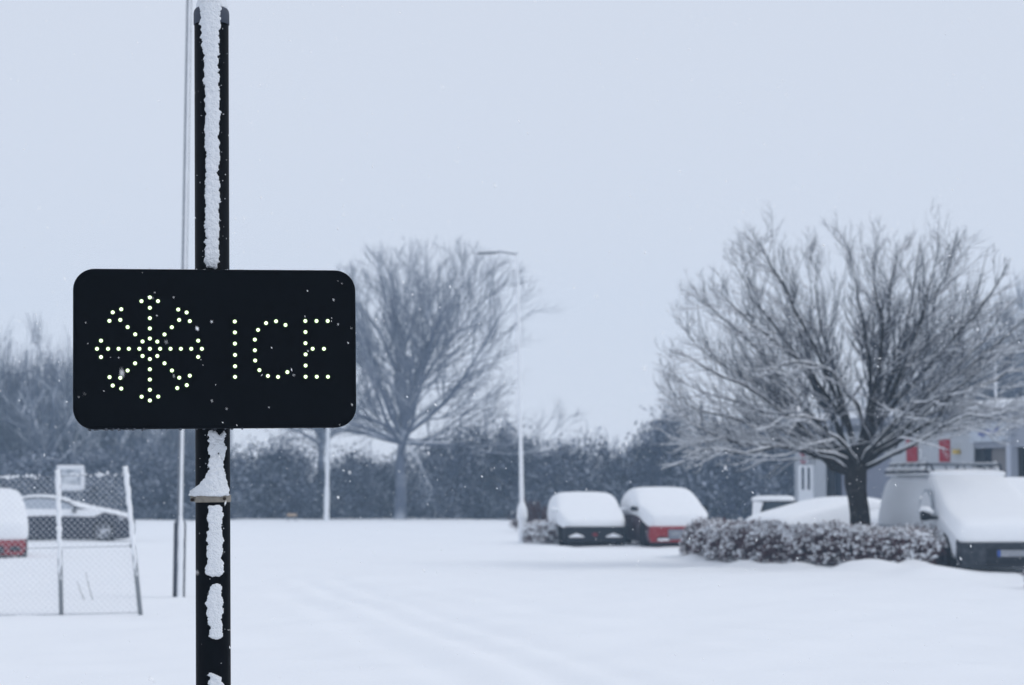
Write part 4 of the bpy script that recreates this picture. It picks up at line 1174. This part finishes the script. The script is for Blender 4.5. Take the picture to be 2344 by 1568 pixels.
LIMBS = [  # (via points..., end), depth at the end, radius
 ([(1950, 1085), (1905, 1065), (1870, 1035), (1820, 975), (1780, 900), (1745, 800), (1690, 640)], -0.3, 0.10),
 ([(1945, 1080), (1900, 1055), (1830, 1030), (1740, 1020), (1650, 1000), (1580, 965), (1530, 900)], -1.5, 0.065),
 ([(1950, 1060), (1890, 1035), (1790, 1025), (1700, 1035), (1620, 1030), (1560, 1040)], -2.2, 0.05),
 ([(1958, 1070), (1930, 1020), (1900, 940), (1860, 850), (1830, 750), (1800, 560)], 1.3, 0.075),
 ([(1955, 1075), (1915, 1030), (1840, 960), (1740, 880), (1640, 820), (1540, 740)], 0.9, 0.075),
 ([(1950, 1075), (1910, 1040), (1830, 1000), (1720, 930), (1620, 900), (1510, 850)], 1.9, 0.06),
 ([(1975, 1030), (1990, 960), (1995, 880), (1985, 780), (1960, 660), (1935, 530)], -1.2, 0.085),
 ([(1982, 985), (2005, 920), (2015, 840), (2030, 740), (2045, 640), (2058, 540)], 0.8, 0.10),
 ([(1982, 1010), (2020, 950), (2050, 890), (2080, 820), (2120, 700), (2160, 520)], -1.0, 0.08),
 ([(1975, 1065), (2010, 1040), (2060, 1010), (2120, 975), (2160, 935), (2195, 880), (2270, 830), (2345, 760)], -1.6, 0.07),
 ([(1978, 1055), (2030, 1000), (2090, 930), (2160, 850), (2230, 700), (2275, 500)], 1.0, 0.08),
 ([(1975, 1050), (2040, 995), (2120, 950), (2200, 930), (2290, 935), (2360, 945)], 1.8, 0.05),
 ([(1970, 1075), (2030, 1050), (2110, 1010), (2190, 960), (2280, 955), (2340, 975)], -2.2, 0.045),
 ([(1960, 1060), (1945, 990), (1920, 900), (1890, 790), (1870, 680), (1872, 550)], 2.3, 0.075),
 ([(1965, 1060), (1940, 980), (1880, 890), (1800, 800), (1700, 720), (1620, 640)], -2.0, 0.07),
 ([(1980, 1000), (1960, 920), (1900, 860), (1840, 830), (1760, 840), (1690, 850)], -2.6, 0.05),
 ([(1982, 990), (2040, 900), (2110, 800), (2200, 740), (2310, 640)], 2.2, 0.07),
 ([(1978, 1040), (2010, 960), (2040, 860), (2070, 760), (2100, 620), (2110, 500)], 2.6, 0.07),
 ([(1982, 990), (1995, 900), (2020, 800), (2010, 690), (1992, 560)], -2.4, 0.07),
 ([(1952, 1078), (1890, 1035), (1790, 990), (1690, 965), (1590, 935), (1515, 890)], -0.6, 0.06),
 ([(1950, 1080), (1880, 1045), (1780, 1010), (1690, 1000), (1610, 1010), (1560, 1025)], 1.4, 0.05),
 ([(1952, 1075), (1885, 1015), (1790, 940), (1690, 880), (1590, 830), (1505, 790)], -1.8, 0.06),
 ([(1970, 1078), (2040, 1045), (2120, 1000), (2210, 985), (2300, 1000)], 0.8, 0.045),
 ([(1962, 1075), (1950, 1040), (1900, 985), (1840, 950), (1780, 960)], -3.0, 0.05),
 ([(1968, 1070), (2000, 1020), (2060, 960), (2120, 920), (2190, 900)], -3.2, 0.05),
 ([(1955, 1065), (1925, 1000), (1860, 880), (1780, 760), (1710, 660), (1660, 560)], 0.6, 0.065),
 ([(1952, 1070), (1910, 1010), (1830, 920), (1730, 800), (1640, 720), (1560, 650)], -0.8, 0.065),
 ([(1962, 1060), (1935, 960), (1880, 820), (1810, 690), (1760, 600), (1740, 550)], -1.0, 0.065),
 ([(1980, 1010), (2030, 940), (2110, 850), (2200, 760), (2280, 650), (2330, 560)], -0.4, 0.07),
 ([(1980, 1030), (2050, 960), (2150, 880), (2250, 820), (2350, 720), (2420, 640)], 0.4, 0.065),
 ([(1978, 1045), (2060, 990), (2170, 910), (2280, 870), (2370, 830), (2430, 790)], 0.9, 0.055),
 ([(1982, 985), (2035, 880), (2100, 740), (2160, 640), (2215, 500)], 0.2, 0.065),
 ([(1968, 1070), (1990, 1035), (2050, 1000), (2130, 900), (2230, 800), (2310, 700)], -2.8, 0.06)]
l1, r1 = [], []
for via, dep, rad in LIMBS:
    n = len(via)
    pts = [TL(u, v, dep * (i / (n - 1)) ** 1.2 * (1.0)) for i, (u, v) in enumerate(via)]
    pts[0][1] = 0
    pp = subdivide(pts, 13)[:12]
    pp[2:-1] += rg.normal(0, 0.03, (9, 3))
    rr = np.linspace(1, 0.0, 12) ** 0.9 * rad * 0.80 + 0.005
    l1.append(pp); r1.append(rr)
    a_ = Acc(); a_.tubes(pp[None], rr[None], 8)
    link('limb', a_.mesh('limb'), BARK, tree, True)
l1 = np.array(l1); r1 = np.array(r1)
c0 = TL(1945, 1000); 
env = (np.array([c0[0], 0, 2.2]), np.array([4.5, 4.4, 5.6]))
l2, r2 = children(l1, r1, 12, 0.26, 1.0, 40, 0.42, 7, 0.06, env, rg, 0.42, 0.0065, wob=0.12, outw=0.12)
l3, r3 = children(l2, r2, 7, 0.12, 1.0, 40, 0.50, 6, 0.05, env, rg, 0.55, 0.0042, wob=0.13, outw=0.15)
l4, r4 = children(l3, r3, 6, 0.12, 1.0, 38, 0.62, 4, 0.06, env, rg, 0.6, 0.0028, wob=0.15, outw=0.18)
m2, q2 = children(l1, r1, 10, 0.50, 1.0, 52, 0.27, 6, 0.07, env, rg, 0.45, 0.006, wob=0.12, outw=0.25)
m3, q3 = children(m2, q2, 6, 0.12, 1.0, 40, 0.52, 5, 0.06, env, rg, 0.55, 0.0040, wob=0.13, outw=0.2)
m4, q4 = children(m3, q3, 5, 0.12, 1.0, 38, 0.62, 4, 0.06, env, rg, 0.6, 0.0026, wob=0.15, outw=0.2)
crown.tubes(l2, r2, 5); crown.tubes(l3, r3, 4); crown.tubes(l4, r4, 3)
crown.tubes(m2, q2, 5); crown.tubes(m3, q3, 4); crown.tubes(m4, q4, 3)
snow_ridges(tsnow, m2, q2, 5, rg, 1.1, 0.95, 0.006)
snow_ridges(tsnow, m3, q3, 4, rg, 1.1, 0.9, 0.004)
o = link('crown', crown.mesh('crown'), TWIG, tree); o['kind'] = 'stuff'
snow_ridges(tsnow, l1, r1, 6, rg, 0.78, 1.0, 0.006)
snow_ridges(tsnow, l2, r2, 5, rg, 1.1, 0.97, 0.007)
snow_ridges(tsnow, l3, r3, 4, rg, 1.1, 0.95, 0.0042)
snow_ridges(tsnow, l4, r4, 3, rg, 1.0, 0.85, 0.0024)
o = link('snow', tsnow.mesh('tree_snow'), SNOW, tree); o['kind'] = 'stuff'

# ------------------------------------------------------------------ warehouse
A_ = P(1822, 1150, 80.0); B_ = P(2420, 1150, 61.5)
fa = Vector((B_.x - A_.x, B_.y - A_.y, 0)); FLN = fa.length
wa = math.atan2(fa.y, fa.x)
wh = empty('warehouse', (A_.x, A_.y, 0), wa, 'low grey clad warehouse with red banners and a snowy flat roof, behind the tree', 'building')
WMi = (Matrix.Translation((A_.x, A_.y, 0)) @ Matrix.Rotation(wa, 4, 'Z')).inverted()
def W(u, v):
    a = WMi @ CAM; d = WMi.to_3x3() @ ray(u, v); p = a + d * (-a.y / d.y)
    return p.x, p.z
def ws(u): return W(u, 1100)[0]
HR = 3.95
HR2 = 3.45
def clad(name, s0, s1, z0, z1, m, pitch=0.16, depth=0.03, y=0.0):
    mm = MB(); n = max(2, int((s1 - s0) / (pitch / 4)))
    prof = [0, 0, -depth, -depth]
    for i in range(n + 1):
        x = s0 + (s1 - s0) * i / n; yy = y + prof[i % 4]
        mm.v += [(x, yy, z0), (x, yy, z1)]
    for i in range(n):
        mm.f.append([2 * i, 2 * i + 2, 2 * i + 3, 2 * i + 1])
    return mm.build(name, m, wh)
def slats(name, s0, s1, z0, z1, m, y, hgt=0.11):
    mm = MB(); n = int((z1 - z0) / hgt)
    for i in range(n):
        mm.box(s0, s1, y - 0.02, y + 0.02, z0 + i * hgt, z0 + (i + 0.86) * hgt)
    mm.box(s0, s1, y + 0.0, y + 0.03, z0, z1)
    o = mm.build(name, m, wh); o['kind'] = 'stuff'
    return o
sd0, sd1 = ws(1831), ws(1865); so0, so1 = ws(1893), ws(1921); sg1 = ws(2040); sr0 = ws(2233); sr1 = ws(2262); sc0_, sc1_ = ws(2312), ws(2323)
ZO = 2.75     # head of the openings on the right
zd = W(1848, 1064)[1]
# body behind the cladding
mm = MB(); mm.box(0.05, FLN, 0.5, 9.0, -0.2, HR - 0.25); mm.build('wall', WALLD, wh)
mm = MB(); mm.box(0.0, 0.12, -0.04, 9.05, -0.2, HR2 - 0.02); mm.build('corner_post', WALLG, wh)
clad('wall_panel', 0.12, sd0, -0.2, HR2, WALLG)
clad('wall_panel', sd0, sd1, zd + 0.02, HR2, WALLG)
clad('wall_panel', sd1, so0, -0.2, HR2, WALLG)
clad('wall_panel', so0, sg1, 2.7, HR2, WALLG)
clad('wall_panel', sg1, sr0, -0.2, HR - 0.2, WALLG)
clad('wall_panel', sr0, FLN, ZO, HR - 0.2, WALLD)
clad('wall_panel', 0.12, sg1, HR2, HR - 0.2, WALLD, y=0.25)
mm = MB(); mm.box(so0, so1, 0.3, 0.34, -0.2, 2.7); mm.build('doorway', DARKO, wh)
slats('roller_shutter', so1, sg1, -0.1, 2.7, SHUT, 0.12)
mm = MB(); mm.box(sr0, sr1, 0.3, 0.34, -0.2, ZO); mm.build('doorway', DARKO, wh)
slats('roller_shutter', sr1, sc0_, -0.1, ZO, BEIGE, 0.15)
mm = MB(); mm.box(sc0_, sc1_, -0.12, 0.12, -0.2, HR - 0.25); mm.build('pillar', mat('pale_pillar', (0.42, 0.45, 0.52), 0.7), wh)
mm = MB(); mm.box(sc1_, FLN, 0.3, 0.34, -0.2, ZO); mm.build('doorway', DARKO, wh)
# white door with two tall panes
dr = MB().box(sd0, sd1, -0.07, 0.02, -0.1, zd).build('door', WHITEP, wh, bevel=0.01)
for (ua, ub) in ((1839.5, 1845), (1853, 1858.5)):
    xa, xb = ws(ua), ws(ub); za = W(1842, 1121)[1]; zb_ = W(1842, 1070)[1]
    MB().box(xa, xb, -0.078, -0.05, za, zb_).build('pane', GLASS, dr)
# red emblem board over the door
x0, zt_ = W(1835, 1030); x1, zb_ = W(1857, 1061)
em = MB().box(x0, x1, -0.10, -0.06, zb_, zt_).build('emblem_board', mat('pale_board', (0.45, 0.46, 0.50), 0.7), wh)
ringm = MB(); cxr = (x0 + x1) / 2; czr = zb_ + 0.16
ringm.tube([(cxr + 0.19 * math.cos(a), -0.115, czr + 0.13 * math.sin(a)) for a in np.linspace(0.3, 5.8, 14)], 0.032, 6).build('red_ring', REDB, em)
MB().prism([(x0 + 0.05, zt_ - 0.13), (x1 - 0.05, zt_ - 0.02), (x1 - 0.08, zt_ - 0.14), (x0 + 0.2, zt_ - 0.18)], -0.125, -0.103).build('red_stroke', REDB, em)
for k, (ua, va, ub, vb) in enumerate(((2078, 1003, 2103, 1057), (2153, 1007, 2178, 1057))):
    x0, z1b = W(ua, va); x1, z0b = W(ub, vb)
    bn = MB().box(x0, x1, -0.06, -0.035, z0b, z1b).build('banner', REDB, wh, bevel=0.004)
    bn['label'] = 'red banner nearer the tree trunk' if k == 0 else 'red banner nearer the dark doorway'
    MB().tube([((x0 + x1) / 2 + 0.1 * math.cos(a), -0.064, (z0b + z1b) / 2 - 0.05 + 0.13 * math.sin(a)) for a in np.linspace(0.6, 5.2, 10)], 0.016, 5).build('printed_ring', mat('dull_pink_print', (0.34, 0.10, 0.14), 0.8), bn)
for (uu, vv) in ((2196, 1034), (1867, 1044)):
    x0, z0b = W(uu, vv)
    MB().prism([(x0 - 0.17, z0b - 0.07), (x0 + 0.17, z0b - 0.07), (x0 + 0.14, z0b + 0.07), (x0 - 0.14, z0b + 0.07)], -0.17, -0.032).build('wall_lamp', YELL, wh, bevel=0.01)
# sign board with blue lettering, and its bracket
x0, z1b = W(2233, 971); x1, z0b = W(2318, 1009)
sb_ = MB().box(x0, x1, -0.22, -0.05, z0b, z1b).build('shop_sign', mat('pale_sign_board', (0.46, 0.50, 0.56), 0.6, 0.2, 0.08, 3), wh)
tc_ = bpy.data.curves.new('lettering', 'FONT'); tc_.body = 'apexd'; tc_.size = (z1b - z0b) * 0.62; tc_.extrude = 0.008; tc_.align_x = 'CENTER'; tc_.align_y = 'CENTER'
to = bpy.data.objects.new('lettering', tc_); COL.objects.link(to)
dg = bpy.context.evaluated_depsgraph_get(); tm = bpy.data.meshes.new_from_object(to.evaluated_get(dg)); bpy.data.objects.remove(to)
tm.materials.clear()
lt = link('lettering', tm, BLUET, sb_); lt.rotation_euler = (R(90), 0, 0)
lt.location = (ws(2280), -0.232, (z0b + z1b) / 2 + 0.02)
wdt = max(v.co.x for v in tm.vertices) - min(v.co.x for v in tm.vertices)
lt.scale = ((ws(2303) - ws(2258)) / wdt, 1, 1)
# roof: fascia and a thick uneven snow layer
mm = MB(); mm.box(-0.1, FLN + 0.1, -0.18, 0.05, HR - 0.24, HR - 0.02); mm.build('fascia', WALLD, wh)
nxs, nys = 90, 16
V = []
for i in range(nxs + 1):
    for j in range(nys + 1):
        x = -0.25 + (FLN + 0.5) * i / nxs; y = -0.32 + 9.4 * (j / nys) ** 1.6
        e = min(1, j / 2.0, i / 2.0, (nxs - i) / 2.0)
        V.append((x, y, HR + (0.26 + 0.07 * nz3(x * 0.7, y * 0.7, 3) + 0.04 * nz3(x * 2.3, y * 2, 5)) * math.sqrt(max(e, 0)) - 0.02))
F = [[i * (nys + 1) + j, (i + 1) * (nys + 1) + j, (i + 1) * (nys + 1) + j + 1, i * (nys + 1) + j + 1] for i in range(nxs) for j in range(nys)]
link('roof', mesh_np('roof_snow', np.array(V), np.array(F)), SNOW, wh, True)

# ------------------------------------------------------------------ far trees, thickets and woodland
OAK = dict(seed=12, cx0=1.5, H=14.0, crown_r=8.2, trunk_r=0.34, fork=3.0, nlimb=22, n2=11, n3=8, n4=8, twr=0.0075, spread=(0, 74), z0=0.47)
YO = 106.0
ob_ = P(916, 1187, YO)
make_far_tree('bare_tree', (ob_.x, YO, 0), 'large distant bare tree with a forked trunk, right of the sign', 'tree', OAK, rz=0.0)
YO2 = 122.0
ob_ = P(735, 1187, YO2)
make_far_tree('bare_tree', (ob_.x, YO2, 0), 'distant bare tree whose thin crown tips show just above the right half of the sign', 'tree',
              dict(seed=9, H=14.8, crown_r=5.0, trunk_r=0.3, fork=3.0, nlimb=12, n2=8, n3=7, n4=6, twr=0.009, spread=(20, 80), z0=0.4), rz=1.0)
TH = [thicket(31, 4.6, 3.8, 130, 75, 0.11, 900), thicket(32, 4.2, 4.4, 130, 75, 0.11, 1000), thicket(33, 5.0, 3.4, 140, 75, 0.10, 900), thicket(34, 4.4, 6.6, 170, 22, 0.07, 5200)]
THM = [(a.mesh('stems'), b.mesh('foliage')) for a, b in TH]
for i_, (a, b) in enumerate(THM):
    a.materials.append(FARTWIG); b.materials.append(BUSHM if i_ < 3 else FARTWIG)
def bush(label, u, vtop, wpx, Y, k, rz, group='thickets along the far edge'):
    base = P(u, 1187, Y)
    h = P(u, vtop, Y).z; w = wpx * Y / FPX
    t = empty('thicket', (base.x, Y, 0), rz, label, 'bush', group)
    w0, h0 = ((4.6, 3.8), (4.2, 4.4), (5.0, 3.4), (4.4, 6.6))[k]
    t.scale = (w / w0, w / w0, h / (h0 * 1.08))
    link('stems', THM[k][0], None, t)
    o = link('foliage', THM[k][1], None, t); o['kind'] = 'stuff'
    return t
bush('dark thicket at the left edge, beyond the snow-caked car', 10, 1000, 330, 107, 0, 0.3)
bush('dark thicket behind the roof of the dark saloon', 185, 1010, 280, 106, 1, 1.3)
bush('dark thicket between the leaning fence post and the black sign post', 360, 995, 240, 107, 2, 2.1)
bush('dark thicket directly behind the black sign post', 500, 1000, 220, 106, 0, 4.1)
bush('dark thicket just right of the black sign post, under the sign', 625, 985, 200, 107, 1, 0.9)
bush('snow-flecked thicket around the distant pale pole, left of the far tree', 765, 1010, 220, 109, 2, 3.0)
bush('pale low thicket at the foot of the far tree', 885, 1015, 220, 113, 0, 1.1)
bush('dark evergreen clump close right of the far tree trunk', 1040, 955, 180, 107, 1, 2.2)
bush('dark evergreen clump behind the slim lamp post', 1150, 935, 190, 108, 0, 5.0)
bush('dark thicket above the low black car', 1285, 985, 230, 106, 1, 1.9)
bush('dark thicket above the red car in the row', 1420, 985, 220, 107, 0, 2.8)
bush('tall dark thicket left of the big tree, right of the gap of sky', 1545, 905, 230, 106, 1, 3.6)
bush('tall dark thicket behind the low branches left of the big trunk', 1690, 915, 260, 105, 0, 0.1)
bush('dark thicket touching the left corner of the warehouse', 1825, 950, 240, 104, 1, 5.5)
for u_, v_, w_, y_, r_, lab_ in ((-15, 740, 250, 118, 0.2, 'pale twiggy thicket rising at the left edge of the picture'), (75, 755, 230, 116, 1.2, 'pale twiggy thicket above the snow-caked car with the red bumper'),
        (160, 760, 230, 119, 2.6, 'pale twiggy thicket above the notice board'), (270, 790, 230, 117, 3.9, 'pale twiggy thicket above the leaning fence post'), (390, 820, 230, 118, 5.2, 'pale twiggy thicket behind the near lamp post, below the sign'),
        (2140, 790, 260, 112, 0.7, 'pale twiggy thicket behind the warehouse, above the red banners'), (2260, 710, 280, 114, 2.0, 'pale twiggy thicket behind the thin white pole'), (2370, 660, 280, 113, 4.4, 'pale twiggy thicket at the right edge above the warehouse roof')):
    bush(lab_, u_, v_, w_, y_, 3, r_, 'pale thickets standing behind')
# reddish bush by the lamp post
sth, fth = thicket(41, 1.6, 1.2, 60, 30, 0.04, 700)
base = P(1232, 1187, 76.0)
t = empty('reddish_bush', (base.x, 76.0, 0), 0, 'reddish brown bush between the slim lamp post and the black car', 'bush')
link('stems', sth.mesh('stems'), REDBUSH, t)
o = link('foliage', fth.mesh('foliage'), REDBUSH, t); o['kind'] = 'stuff'

# the wood behind reads as one mass
wood = Acc()
rg = np.random.default_rng(77)
VAR = []
for sd, H, cr_w in ((51, 9.0, 2.6), (52, 9.5, 2.9), (53, 8.2, 2.8)):
    a, b = far_tree(sd, H, cr_w, 0.14, 1.2, nlimb=9, n2=6, n3=4, n4=3, twr=0.015, spread=(25, 82), z0=0.3)
    va, fa_ = a.arrays(); vb, fb_ = b.arrays()
    VAR.append((np.concatenate([va, vb]), np.concatenate([fa_, fb_ + len(va)]), H))
def wood_tree(u, vtop, Y):
    v, f, H = VAR[rg.integers(0, 3)]
    base = P(u, 1187, Y); h = P(u, vtop, Y).z
    s = h / H * rg.uniform(0.93, 1.05); a = rg.uniform(0, 6.28); sw = s * rg.uniform(0.9, 1.25)
    c, sn = math.cos(a), math.sin(a)
    x = (v[:, 0] * c - v[:, 1] * sn) * sw + base.x; y = (v[:, 0] * sn + v[:, 1] * c) * sw + Y
    wood.raw(np.stack([x, y, v[:, 2] * s], 1), f)
for u in np.linspace(-90, 470, 12):
    wood_tree(u + rg.normal(0, 10), np.interp(u, [-90, 60, 180, 300, 470], [745, 758, 775, 810, 890]) + rg.normal(0, 12), rg.uniform(110, 124))
for u in np.linspace(560, 970, 7):
    wood_tree(u, 985 + rg.normal(0, 14), rg.uniform(114, 126))
for u in np.linspace(980, 1480, 8):
    wood_tree(u, np.interp(u, [980, 1120, 1250, 1400, 1480], [945, 935, 985, 965, 930]) + rg.normal(0, 16), rg.uniform(114, 126))
for u in np.linspace(1530, 2440, 12):
    wood_tree(u, np.interp(u, [1500, 1650, 1900, 2100, 2250, 2440], [905, 895, 860, 805, 730, 680]) + rg.normal(0, 12), rg.uniform(108, 122))
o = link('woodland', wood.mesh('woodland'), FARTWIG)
tag(o, 'pale bare wood standing along the whole far edge of the snow field', 'wood', kind='stuff')

# orange barriers at the field edge
for (u, w, lab) in ((668, 22, 'small pale orange barrier at the far edge of the snow field, under the sign'),):
    Y = 101.0
    p = P(u, 1178, Y)
    t = empty('barrier', (p.x, Y, 0), 0, lab, 'barrier')
    hw = w * Y / FPX / 2
    zc = p.z
    MB().box(-hw, hw, -0.03, 0.03, zc - 0.08, zc + 0.05).build('board', ORANGE, t, bevel=0.01)
    for s in (-1, 1):
        MB().tube([(s * hw * 0.8, 0.04, -0.1), (s * hw * 0.8, 0.04, zc + 0.05)], 0.025, 6).build('leg', POLEG, t)

# ------------------------------------------------------------------ falling snow
rg = np.random.default_rng(91)
N = 13000
Y_ = 3.2 + 22 * rg.uniform(0, 1, N) ** 0.75
X_ = rg.uniform(-0.36, 0.36, N) * Y_
Z_ = 1.6 + rg.uniform(-0.16, 0.32, N) * Y_
k = Z_ > 0.1
pos = np.stack([X_, Y_, Z_], 1)[k]
n = len(pos)
r0 = np.abs(rg.normal(0, 1, n)) * 0.0007 + 0.0008
scl = r0[:, None] * np.stack([rg.uniform(0.7, 1.1, n), rg.uniform(0.7, 1.1, n), rg.uniform(1.1, 3.0, n)], 1)
octv = np.array([(1, 0, 0), (-1, 0, 0), (0, 1, 0), (0, -1, 0), (0, 0, 1), (0, 0, -1)], float)
octf = np.array([(0, 2, 4), (2, 1, 4), (1, 3, 4), (3, 0, 4), (2, 0, 5), (1, 2, 5), (3, 1, 5), (0, 3, 5)])
v = octv[None] * (1 + rg.normal(0, 0.25, (n, 6, 1))) * scl[:, None, :]
tl = rg.normal(-0.55, 0.45, n); c, s = np.cos(tl)[:, None], np.sin(tl)[:, None]
v = np.stack([v[..., 0] * c + v[..., 2] * s, v[..., 1], -v[..., 0] * s + v[..., 2] * c], -1) + pos[:, None]
f = octf[None] + (np.arange(n) * 6)[:, None, None]
o = link('falling_snow', mesh_np('falling_snow', v.reshape(-1, 3), f.reshape(-1, 3)), FLAKE)
tag(o, 'loose snowflakes drifting through the air', 'snowflakes', kind='stuff')

# ------------------------------------------------------------------ haze of the snowfall
hz = MB().box(-185, 185, -65, 170, -1.2, 16.5).build('haze', None)
hm = bpy.data.materials.new('snow_haze'); hm.use_nodes = True
t = hm.node_tree; t.nodes.clear()
out = t.nodes.new('ShaderNodeOutputMaterial'); pv = t.nodes.new('ShaderNodeVolumePrincipled')
pv.inputs['Color'].default_value = (0.56, 0.77, 1.0, 1)
pv.inputs['Density'].default_value = 0.0014
pv.inputs['Anisotropy'].default_value = 0.0
t.links.new(pv.outputs[0], out.inputs['Volume'])
hz.data.materials.append(hm)
tag(hz, 'thin grey-blue haze of falling snow', 'haze', kind='stuff')
